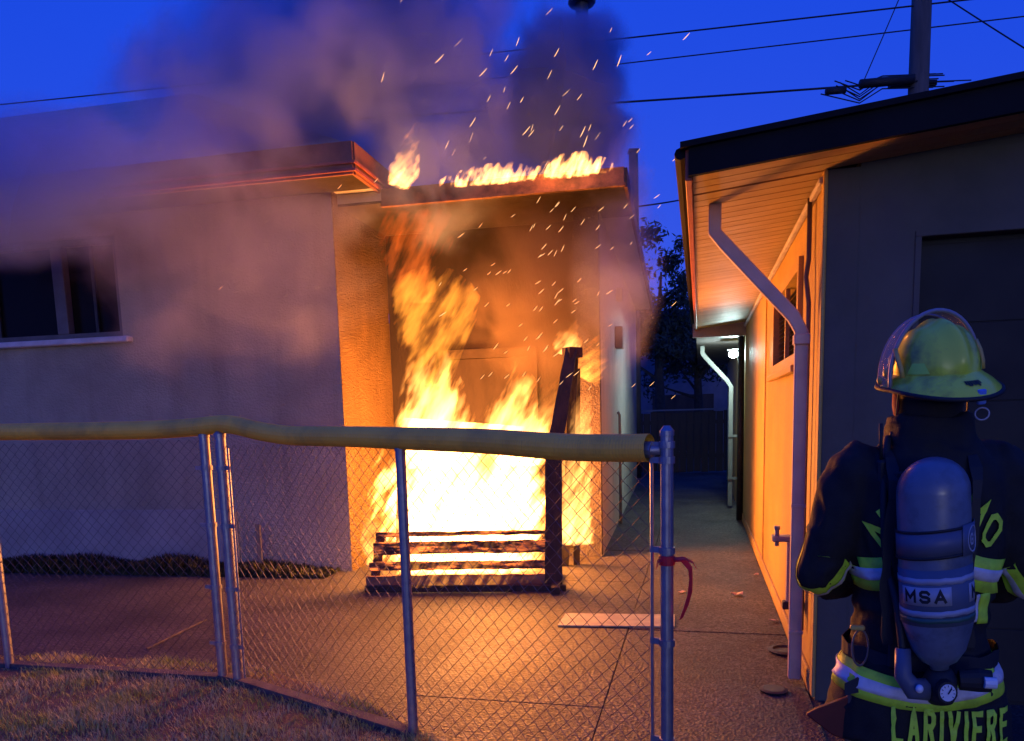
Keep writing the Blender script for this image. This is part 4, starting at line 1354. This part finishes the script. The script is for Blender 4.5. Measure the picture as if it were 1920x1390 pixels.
for s in (-1, 1):
    limb(bm, [(s * .18, -.005, 1.425), (s * .245, -.01, 1.32), (s * .287, -.005, 1.235), (s * .22, .13, 1.20), (s * .125, .235, 1.195)], [.094, .083, .068, .066, .060], 16)
coat_me = remeshed(bm, .0105, 3, folds)
coat = obj("coat", coat_me, M['coat'], person, smooth=True)
bvh = BVHTree.FromPolygons([v.co.copy() for v in coat_me.vertices], [tuple(p.vertices) for p in coat_me.polygons])
def on_back(x, z, off):
    hit = bvh.ray_cast(Vector((x, -1.0, z)), Vector((0, 1, 0)))
    if hit[0] is None:
        return None
    n = hit[1]
    return hit[0] + n * off
def band_round(zc0, h0, mat, name, off, dz=lambda a: 0.0, a0=0, a1=360):
    """tape sewn round the coat body: rays from the outside towards the axis"""
    bm = bmesh.new()
    N = 90
    rows = []
    for i in range(N + 1):
        a = R(a0 + (a1 - a0) * i / N)
        d = Vector((math.cos(a), math.sin(a), 0))
        row = []
        for k in range(4):
            z = zc0 + h0 * k / 3 + dz(a)
            # inner torso only: start close to the trunk so sleeves are not met
            hit = bvh.ray_cast(Vector((d.x * .03, d.y * .03, z)), d)
            row.append(None if hit[0] is None or hit[3] > .30 else hit[0] + d * off)
        rows.append(row)
    vr = [[bm.verts.new(p) if p else None for p in r] for r in rows]
    for A_, B_ in zip(vr[:-1], vr[1:]):
        for k in range(3):
            q = (A_[k], B_[k], B_[k + 1], A_[k + 1])
            if all(q) and max((q[0].co - q[1].co).length, (q[3].co - q[2].co).length) < .05:
                bm.faces.new(q)
    for v in [v for v in bm.verts if not v.link_faces]:
        bm.verts.remove(v)
    ext = bmesh.ops.extrude_face_region(bm, geom=list(bm.faces))
    for e in ext['geom']:
        if isinstance(e, bmesh.types.BMVert):
            d = Vector((e.co.x, e.co.y, 0)).normalized()
            e.co += d * .0015
    return obj(name, bm, mat, coat, smooth=True)
sagb = lambda a: -.012 * math.cos(2 * a) + .006 * math.sin(3 * a)
band_round(1.208, .085, M['lime'], "lime_band", .003, sagb)
band_round(1.236, .030, M['silver'], "silver_band", .0062, sagb)
sagh = lambda a: .018 * math.cos(2 * a) + .014 * math.cos(a)
band_round(.938, .075, M['lime'], "lime_band", .003, sagh)
band_round(.962, .028, M['silver'], "silver_band", .0062, sagh)
# vertical tapes on the back
def back_patch(x0, x1, z0, z1, mat, name, off, nx=3, nz=12):
    bm = bmesh.new()
    vr = [[None] * (nx + 1) for _ in range(nz + 1)]
    for j in range(nz + 1):
        for i in range(nx + 1):
            p = on_back(x0 + (x1 - x0) * i / nx, z0 + (z1 - z0) * j / nz, off)
            vr[j][i] = bm.verts.new(p)
    for j in range(nz):
        for i in range(nx):
            bm.faces.new((vr[j][i], vr[j][i + 1], vr[j + 1][i + 1], vr[j + 1][i]))
    ext = bmesh.ops.extrude_face_region(bm, geom=list(bm.faces))
    for e in ext['geom']:
        if isinstance(e, bmesh.types.BMVert):
            e.co.y -= .0015
    return obj(name, bm, mat, coat, smooth=True)
back_patch(.118, .150, 1.125, 1.20, M['lime'], "lime_tape", .004)
back_patch(.108, .117, 1.13, 1.20, M['silver'], "silver_tape", .004)
# lettering on the coat
def letters(body, height, width, cx, cz, wide=1.0, arc=0.0, name="lettering", off=.006, stroke=.17):
    bm = text_mesh(body, height, wide, stroke)
    xs = [v.co.x for v in bm.verts]
    k = width / (max(xs) - min(xs))
    for v in bm.verts:
        x, z, li = v.co.x * k, v.co.y, v.co.z
        if arc:
            a = x / arc
            x, z = math.sin(a) * (arc + z), math.cos(a) * (arc + z) - arc
        p = on_back(cx + x, cz + z, off + li * .1)
        v.co = p if p else Vector((cx + x, -.15, cz + z))
    ext = bmesh.ops.extrude_face_region(bm, geom=list(bm.faces))
    for e in ext['geom']:
        if isinstance(e, bmesh.types.BMVert):
            e.co.y -= .0018
    return obj(name, bm, M['lime'], coat)
letters("LARIVIERE", .108, .312, .05, .872, .52, stroke=.15)
letters("NANAIMO", .062, .345, -.005, 1.392, .9, arc=.21)
# sleeve bands: rays from the forearm's axis out to the cloth
def sleeve_band(s_, t0, t1, off, mat, name):
    a = Vector((s_ * .287, -.005, 1.235)); b = Vector((s_ * .22, .13, 1.20))
    d = (b - a).normalized(); e1 = d.orthogonal().normalized(); e2 = d.cross(e1)
    bm = bmesh.new()
    rows = []
    for i in range(41):
        an = 6.28318 * i / 40
        r = []
        for k in range(4):
            o_ = a.lerp(b, t0 + (t1 - t0) * k / 3)
            dr = e1 * math.cos(an) + e2 * math.sin(an)
            hit = bvh.ray_cast(o_, dr)
            L = min(hit[3], .09) if hit[0] is not None else .075
            r.append(bm.verts.new(o_ + dr * (L + off)))
        rows.append(r)
    for A_, B_ in zip(rows[:-1], rows[1:]):
        for k in range(3):
            bm.faces.new((A_[k], B_[k], B_[k + 1], A_[k + 1]))
    obj(name, bm, mat, coat, smooth=True)
for s in (-1, 1):
    sleeve_band(s, -.24, .20, .003, M['lime'], "lime_cuff_band")
    sleeve_band(s, -.09, .06, .006, M['silver'], "silver_cuff_band")
# trousers and boots
bm = bmesh.new()
loft(bm, [ell(0, 0, z, a, b, 24, 2.4) for z, a, b in ((.70, .20, .15), (.82, .205, .15), (.95, .19, .14))])
for s in (-1, 1):
    limb(bm, [(s * .095, 0, .80), (s * .11, .015, .48), (s * .12, -.005, .16)], [.105, .092, .088], 16)
obj("trousers", remeshed(bm, .013, 2, lambda c: .006 * mnoise.noise(c * 9) + .004 * math.sin(c.z * 60)), M['trouser'], person, smooth=True)
for s in (-1, 1):
    bm = bmesh.new()
    limb(bm, [(s * .12, -.01, .32), (s * .12, -.015, .08)], [.072, .062], 14)
    limb(bm, [(s * .12, -.03, .055), (s * .125, .08, .05), (s * .13, .17, .042)], [.056, .05, .042], 12)
    me_b = remeshed(bm, .011, 2)
    for v in me_b.vertices:
        v.co.z = max(v.co.z, .0)
    bt = obj("boot", me_b, M['boot'], person, smooth=True)
    obj("toe_band", tubem([(s * .13 - .045, .13, .02), (s * .13 - .03, .2, .022), (s * .13 + .03, .2, .022), (s * .13 + .045, .13, .02)], .012, 6), M['lime'], bt)

# helmet
HEL = empty("hel", (0, 0, 0))
bpy.data.objects.remove(HEL)
hc = Vector((.008, -.02, 1.668))
HYAW = Matrix.Rotation(R(17), 3, 'Z') @ Matrix.Rotation(R(-5), 3, 'Y') @ Matrix.Rotation(R(6), 3, 'X')
def HP(p):
    return hc + HYAW @ (Vector(p) * .93)
helmet = None
bm = bmesh.new()
NT_, NP = 64, 16
rows = []
for j in range(NP + 1):
    ph = (math.pi / 2) * j / NP
    row = []
    for i in range(NT_):
        a = 2 * math.pi * i / NT_
        c, s = math.cos(a), math.sin(a)
        x = .113 * c * math.cos(ph) ** .85
        y = .140 * s * math.cos(ph) ** .85
        z = .165 * math.sin(ph) ** .92
        ridge = .014 * math.exp(-(x / .020) ** 2) + .006 * (math.exp(-((abs(x) - .062) / .014) ** 2))
        k = 1 + ridge / max(.06, math.sqrt(x * x + y * y + z * z)) * min(1, z / .05)
        row.append((x * (1 + .02 * math.sin(ph)), y * k, z * k))
    rows.append(row)
vr = [[bm.verts.new(HP(p)) for p in r] for r in rows[:-1]]
topv = bm.verts.new(HP((0, 0, .176)))
for A_, B_ in zip(vr[:-1], vr[1:]):
    for k in range(NT_):
        bm.faces.new((A_[k], A_[(k + 1) % NT_], B_[(k + 1) % NT_], B_[k]))
for k in range(NT_):
    bm.faces.new((vr[-1][k], vr[-1][(k + 1) % NT_], topv))
helmet = obj("helmet", bm, M['helmet'], person, smooth=True, label="glossy yellow-green fire helmet with raised visor")
def brim_ring(t, dz, extra=0.0):
    out = []
    for i in range(NT_):
        a = 2 * math.pi * i / NT_
        c, s = math.cos(a), math.sin(a)
        back = max(0, -s)
        ex = (.034 + .040 * back ** 1.5 + .014 * max(0, s)) * t + extra
        out.append(HP((c * (.110 + ex), s * (.137 + ex), dz - (.016 + .020 * back ** 2) * t * t)))
    return out
bm = bmesh.new()
loft(bm, [brim_ring(0, .022), brim_ring(.25, .012), brim_ring(.6, .006), brim_ring(1.0, .002), brim_ring(1.0, -.004), brim_ring(.6, -.002), brim_ring(.0, .006)], cap=False)
obj("brim", bm, M['helmet'], helmet, smooth=True)
bm = bmesh.new(); tube(bm, brim_ring(1.0, -.002, .002), .0058, 8, closed=True); obj("brim_edge", bm, M['rubber'], helmet, smooth=True)
bm = bmesh.new()
loft(bm, [[HP((c_ * .104, s_ * .128, z)) for c_, s_ in [(math.cos(6.2832 * i / 40), math.sin(6.2832 * i / 40)) for i in range(40)]] for z in (.02, -.02, -.045)], cap=False)
obj("liner", bm, M['rubber'], helmet, smooth=True)
# reflective patches on the shell, four round the base
hb = BVHTree.FromPolygons([v.co.copy() for v in helmet.data.vertices], [tuple(p.vertices) for p in helmet.data.polygons])
def helm_patch(a0, a1, z0, z1, slant, mat, name):
    bm = bmesh.new()
    n = 10
    g_ = []
    for i in range(n + 1):
        r_ = []
        for j in range(4):
            f = i / n
            zz = z0 + (z1 - z0) * j / 3
            a = R(a0 + (a1 - a0) * f + slant * (j / 3) * (1 if f < .5 else -1) * abs(2 * f - 1))
            d = HYAW @ Vector((math.cos(a), math.sin(a), 0))
            hit = hb.ray_cast(HP((0, 0, zz)), d)
            r_.append(bm.verts.new((hit[0] if hit[0] else HP((0, 0, zz)) + d * .12) + d * .0018))
        g_.append(r_)
    for A_, B_ in zip(g_[:-1], g_[1:]):
        for j in range(3):
            bm.faces.new((A_[j], B_[j], B_[j + 1], A_[j + 1]))
    return obj(name, bm, mat, helmet, smooth=True)
for a in (215, 315, 135, 45):
    helm_patch(a - 17, a + 17, .024, .056, 8, M['helmetpatch'], "reflective_patch")
# print on the rear brim (unreadable at this size)
bm = bmesh.new()
for k in range(7):
    a = R(262 + k * 2.6)
    def bp(t, da):
        back = max(0, -math.sin(a + da))
        ex = (.034 + .040 * back ** 1.5) * t
        return HP((math.cos(a + da) * (.110 + ex), math.sin(a + da) * (.137 + ex), .0075 + .003 * (1 - t) - (.016 + .020 * back ** 2) * t * t))
    bm.faces.new([bm.verts.new(p) for p in (bp(.42, 0), bp(.42, R(2.0)), bp(.62 + .08 * (k % 2), R(2.3)), bp(.62 + .05 * (k % 3), R(.2)))])
obj("brim_print", bm, M['print'], helmet)
# visor, raised over the front and crown
bm = bmesh.new()
rows = []
for i in range(25):
    a = R(-8 + 196 * i / 24)
    row = []
    for t in (0, .5, 1):
        y = .0 + .06 * t
        rx, rz = .142 + .002 * t, .190 - .012 * t
        row.append(HP((math.cos(a) * rx, y, .012 + math.sin(a) * rz)))
    rows.append(row)
vr = [[bm.verts.new(p) for p in r] for r in rows]
for A_, B_ in zip(vr[:-1], vr[1:]):
    for k in range(2):
        bm.faces.new((A_[k], B_[k], B_[k + 1], A_[k + 1]))
ext = bmesh.ops.extrude_face_region(bm, geom=list(bm.faces))
for e in ext['geom']:
    if isinstance(e, bmesh.types.BMVert):
        e.co += (e.co - hc).normalized() * .002
vis = obj("visor", bm, M['visor'], helmet, smooth=True)
obj("visor_rim", tubem([r[0] for r in rows], .0058, 8), M['visorrim'], vis, smooth=True)
obj("visor_rim", tubem([r[2] for r in rows], .003, 6), M['visorrim'], vis, smooth=True)
for s in (-1, 1):
    bm = bmesh.new()
    ball(bm, HP((s * .132, .03, .028)), .02, 2, (.7, 1, 1.0))
    ball(bm, HP((s * .126, .02, .065)), .013, 2, (.7, 1, 1.6))
    ball(bm, HP((s * .138, .055, .005)), .013, 2)
    obj("visor_pivot", bm, M['amber'], helmet, smooth=True)
    obj("clip", tubem([HP((s * .128, .0, .10)), HP((s * .130, -.02, .07)), HP((s * .128, -.035, .04)), HP((s * .126, -.04, .015))], .007, 6), M['amber'], helmet, smooth=True)
obj("hang_tab", boxm(-.011, .011, -.006, .006, -.02, .02, bev=.003), M['bluetab'], helmet).matrix_local = Matrix.Translation(HP((.012, -.20, -.045))) @ HYAW.to_4x4()
bm = bmesh.new()
c0 = HP((.014, -.202, -.078))
tube(bm, [c0 + Vector((math.cos(6.283 * i / 20) * .017, 0, math.sin(6.283 * i / 20) * .014)) for i in range(20)], .0025, 6, closed=True)
obj("hang_ring", bm, M['steel'], helmet, smooth=True)
# chin strap, hanging at the left with its buckle; one on the right
for s, hang in ((-1, True), (1, False)):
    pts = [HP((s * .112, .0, .0)), HP((s * .115, .005, -.05)) , HP((s * .117, .01, -.105))]
    st = obj("chin_strap", strip(pts, .02, (.2, 1, 0)), M['rubber'], helmet)
    bm = bmesh.new()
    q = HP((s * .118, .01, -.125))
    ball(bm, q, .016, 2, (.7, .8, 1.5)); ball(bm, q + Vector((-.008, -.006, -.012)), .008, 2)
    obj("buckle", bm, M['darkmetal'], st, smooth=True)

# ------------------------------------------------------------------ breathing apparatus on the back
BA = empty("breathing_apparatus", PX, PYAW, "blue-grey air cylinder with gauge and straps on the firefighter's back", "air tank")
ct, cb = Vector((-.055, -.245, 1.487)), Vector((-.012, -.245, 1.055))
ax_ = (ct - cb).normalized()
zx = ax_.orthogonal().normalized()
zx = Vector((1, 0, 0)) - ax_ * ax_.x
zx.normalize()
zy = ax_.cross(zx)
LCY = (ct - cb).length
RC = .0875
def CP(r, a, t):
    """point at angle a (0 = away from the back, towards the viewer), radius r, t metres above the bottom"""
    return cb + ax_ * t + (zx * math.sin(a) - zy * math.cos(a)) * r
prof = [(.022, -.012), (.024, .0), (.045, .012), (.066, .04), (.078, .075), (RC, .11), (RC, .20), (RC, .27), (RC, .36)]
for k in range(1, 9):
    a = math.pi / 2 * k / 8
    prof.append((max(.004, RC * math.cos(a)), .36 + (LCY - .36) * math.sin(a)))
bm = bmesh.new()
loft(bm, [[CP(r, 6.28318 * i / 40, t) for i in range(40)] for r, t in prof])
cyl = obj("cylinder", bm, M['tank'], BA, smooth=True)
def wrap(t0, t1, r, mat, name, a0=-180, a1=180, n=40, parent=None, ragged=0.0):
    bm = bmesh.new()
    rr = random.Random(int(t0 * 1000))
    rows = []
    for i in range(n + 1):
        a = R(a0 + (a1 - a0) * i / n)
        j = rr.uniform(-ragged, ragged)
        rows.append([CP(r, a, t0 + j), CP(r, a, t1 + j * .6)])
    vr = [[bm.verts.new(p) for p in q] for q in rows]
    for A_, B_ in zip(vr[:-1], vr[1:]):
        bm.faces.new((A_[0], B_[0], B_[1], A_[1]))
    ext = bmesh.ops.extrude_face_region(bm, geom=list(bm.faces))
    for e in ext['geom']:
        if isinstance(e, bmesh.types.BMVert):
            d = e.co - (cb + ax_ * (e.co - cb).dot(ax_))
            e.co += d.normalized() * .0008
    return obj(name, bm, mat, parent or cyl, smooth=True)
wrap(.110, .238, RC + .0006, M['tanklabel'], "wrap_label")
wrap(.206, .220, RC + .0018, M['tankpale'], "pale_stripe", ragged=.002)
wrap(.133, .146, RC + .0018, M['tankpale'], "pale_stripe", ragged=.002)
wrap(.118, .129, RC + .0018, M['tankgreen'], "green_stripe", ragged=.001)
for a0, a1 in ((-75, 8), (42, 125)):
    wrap(.158, .200, RC + .0018, M['tankpale'], "name_panel", a0, a1, 20)
    bm = text_mesh("MSA", .030, 1.3, .24, .25)
    xs = [v.co.x for v in bm.verts]
    w = max(xs) - min(xs)
    for v in bm.verts:
        a = R((a0 + a1) / 2) + (v.co.x / w) * R(a1 - a0) * .82
        v.co = CP(RC + .0034 + v.co.z * .05, a, .179 + v.co.y)
    obj("lettering", bm, M['print'], cyl)
# strap with buckle and round mark
wrap(.262, .300, RC + .003, M['strapblue'], "cylinder_strap")
wrap(.2570, .2615, RC + .0042, M['rubber'], "strap_edge")
wrap(.3005, .305, RC + .0042, M['rubber'], "strap_edge")
wrap(.256, .307, RC + .006, M['strapblue'], "strap_buckle", 28, 88, 16)
bm = text_mesh("G1", .019, 1.0, .2)
for v in bm.verts:
    v.co = CP(RC + .0084, R(52) + v.co.x / RC, .281 + v.co.y)
obj("lettering", bm, M['tankpale'], cyl)
bm = bmesh.new()
tube(bm, [CP(RC + .0078, R(52) + .021 / RC * math.cos(6.283 * i / 24), .281 + .021 * math.sin(6.283 * i / 24)) for i in range(24)], .0013, 5, closed=True)
obj("round_mark", bm, M['tankpale'], cyl)
# valve, gauge, knobs, hose
bm = bmesh.new()
loft(bm, [[CP(r, 6.28318 * i / 20, t) for i in range(20)] for r, t in ((.03, -.085), (.04, -.07), (.042, -.03), (.03, -.012), (.024, -.008))])
valve = obj("valve_body", bm, M['rubber'], BA, smooth=True)
gc = CP(.055, R(0), -.045)
gd = (CP(.06, 0, -.045) - CP(.05, 0, -.045)).normalized()
bm = bmesh.new(); tube(bm, [gc - gd * .02, gc + gd * .008], .024, 20); ga = obj("gauge", bm, M['rubber'], BA, smooth=False)
bm = bmesh.new(); tube(bm, [gc + gd * .0085, gc + gd * .0105], .019, 20); obj("gauge_dial", bm, M['white'], ga)
bm = bmesh.new(); tube(bm, [gc + gd * .0125 + Vector((0, 0, -.002)), gc + gd * .0125 + Vector((.008, 0, .011))], .0016, 5); obj("gauge_needle", bm, M['print'], ga)
for k in range(9):
    a = R(-130 + k * 32)
    p_ = gc + gd * .0118
    bm = bmesh.new(); tube(bm, [p_ + Vector((math.sin(a) * .013, 0, math.cos(a) * .013)), p_ + Vector((math.sin(a) * .017, 0, math.cos(a) * .017))], .0008, 4); obj("gauge_mark", bm, M['print'], ga)
kn = CP(.045, R(80), -.035)
bm = bmesh.new(); tube(bm, [kn, kn + Vector((.045, -.005, .003)), kn + Vector((.075, -.01, .003))], [.022, .026, .024], 14); obj("valve_knob", bm, M['rubber'], BA)
bm = bmesh.new(); tube(bm, [kn + Vector((.05, -.034, .006)), kn + Vector((.078, -.036, .006))], .0125, 10); obj("knob_cap", bm, M['white'], BA)
lf = CP(.05, R(-80), -.02)
obj("coupling", tubem([lf + Vector((.02, 0, -.03)), lf + Vector((-.02, 0, -.03)), lf + Vector((-.045, 0, .0)), lf + Vector((-.045, .01, .06))], [.026, .026, .023, .02], 12), M['strapblue'], BA, smooth=True)
bm = bmesh.new(); ball(bm, lf + Vector((-.012, -.035, -.02)), .010, 2); obj("coupling_pin", bm, M['white'], BA, smooth=True)
obj("backplate", boxm(-.12, .06, -.162, -.152, 1.02, 1.45, bev=.004), M['rubber'], BA)
obj("hose", tubem(catmull([lf + Vector((-.045, .01, .05)), lf + Vector((-.055, .05, .16)), (-.13, -.15, 1.27), (-.14, -.13, 1.40), (-.12, -.06, 1.515), (-.09, .06, 1.50)], .02), .011, 8), M['rubber'], BA, smooth=True)
for s, x0 in ((-1, -.125), (1, .085)):
    obj("shoulder_strap", strip(catmull([(x0, -.170, 1.08), (x0 - .012, -.172, 1.2), (x0 - .01, -.176, 1.32), (x0, -.165, 1.43), (x0 + .0, -.09, 1.495), (x0, .02, 1.49), (x0, .12, 1.42)], .03), .026, (1, 0, 0)), M['rubber'], BA)
obj("waist_belt", strip([(math.sin(R(a)) * .212, -math.cos(R(a)) * .172, 1.035) for a in range(-175, 176, 10)], .035, (0, 0, 1)), M['rubber'], BA)
rad = obj("radio", boxm(-.155, -.105, -.125, -.085, 1.395, 1.475, bev=.006), M['rubber'], BA)
obj("aerial", tubem([(-.145, -.105, 1.475), (-.15, -.11, 1.56)], .005, 6), M['rubber'], rad, smooth=True)
# ring of cord and small clips hanging at the left
bm = bmesh.new()
tube(bm, [Vector((-.185 + math.cos(6.283 * i / 24) * .022, -.11, 1.055 + math.sin(6.283 * i / 24) * .045)) for i in range(24)], .003, 6, closed=True)
obj("cord_loop", bm, M['frame'], BA, smooth=True)
bm = bmesh.new(); box(bm, -.215, -.175, -.12, -.105, 1.10, 1.112, bev=.003); obj("belt_clip", bm, M['amber'], BA)

# fire axe at the left hip
AX = empty("fire_axe", PX, PYAW, "dark red fire axe hanging at the firefighter's left hip", "axe")
bm = bmesh.new()
outl = [(-.245, .905), (-.20, .93), (-.17, .90), (-.175, .82), (-.20, .775), (-.255, .80), (-.33, .855), (-.30, .875)]
f_ = [bm.verts.new((x, -.10, z)) for x, z in outl]
b_ = [bm.verts.new((x, -.085 + .0, z)) for x, z in outl]
bm.faces.new(f_); bm.faces.new(list(reversed(b_)))
for i in range(len(outl)):
    bm.faces.new((f_[i], b_[i], b_[(i + 1) % len(outl)], f_[(i + 1) % len(outl)]))
bmesh.ops.bevel(bm, geom=list(bm.edges), offset=.004, segments=1, affect='EDGES')
obj("axe_head", bm, M['axe'], AX)
obj("handle", tubem([(-.20, -.092, .95), (-.205, -.092, .75), (-.215, -.085, .35)], [.014, .015, .017], 10), M['axewood'], AX, smooth=True)
obj("holster_loop", strip([(-.225, -.115, .95), (-.19, -.12, .965), (-.165, -.11, .95)], .03, (0, .3, 1)), M['rubber'], AX)

# the stance: settle every piece of the figure to the heights read off the scene
ZK = ([0, .79, .872, .938, 1.055, 1.208, 1.293, 1.42, 1.56, 1.668, 2.1], [0, .655, .742, .80, .945, 1.126, 1.226, 1.43, 1.60, 1.725, 2.157])
seen = set()
def settle(o):
    for c in o.children:
        if c.type == 'MESH' and c.data.name not in seen:
            seen.add(c.data.name)
            if c.name.startswith("hang_tab"):
                c.location.z += .057
            else:
                n = len(c.data.vertices)
                a = np.empty(n * 3, dtype=np.float32)
                c.data.vertices.foreach_get("co", a)
                a[2::3] = np.interp(a[2::3], ZK[0], ZK[1])
                c.data.vertices.foreach_set("co", a)
                c.data.update()
        settle(c)
for o in (person, BA, AX):
    settle(o)
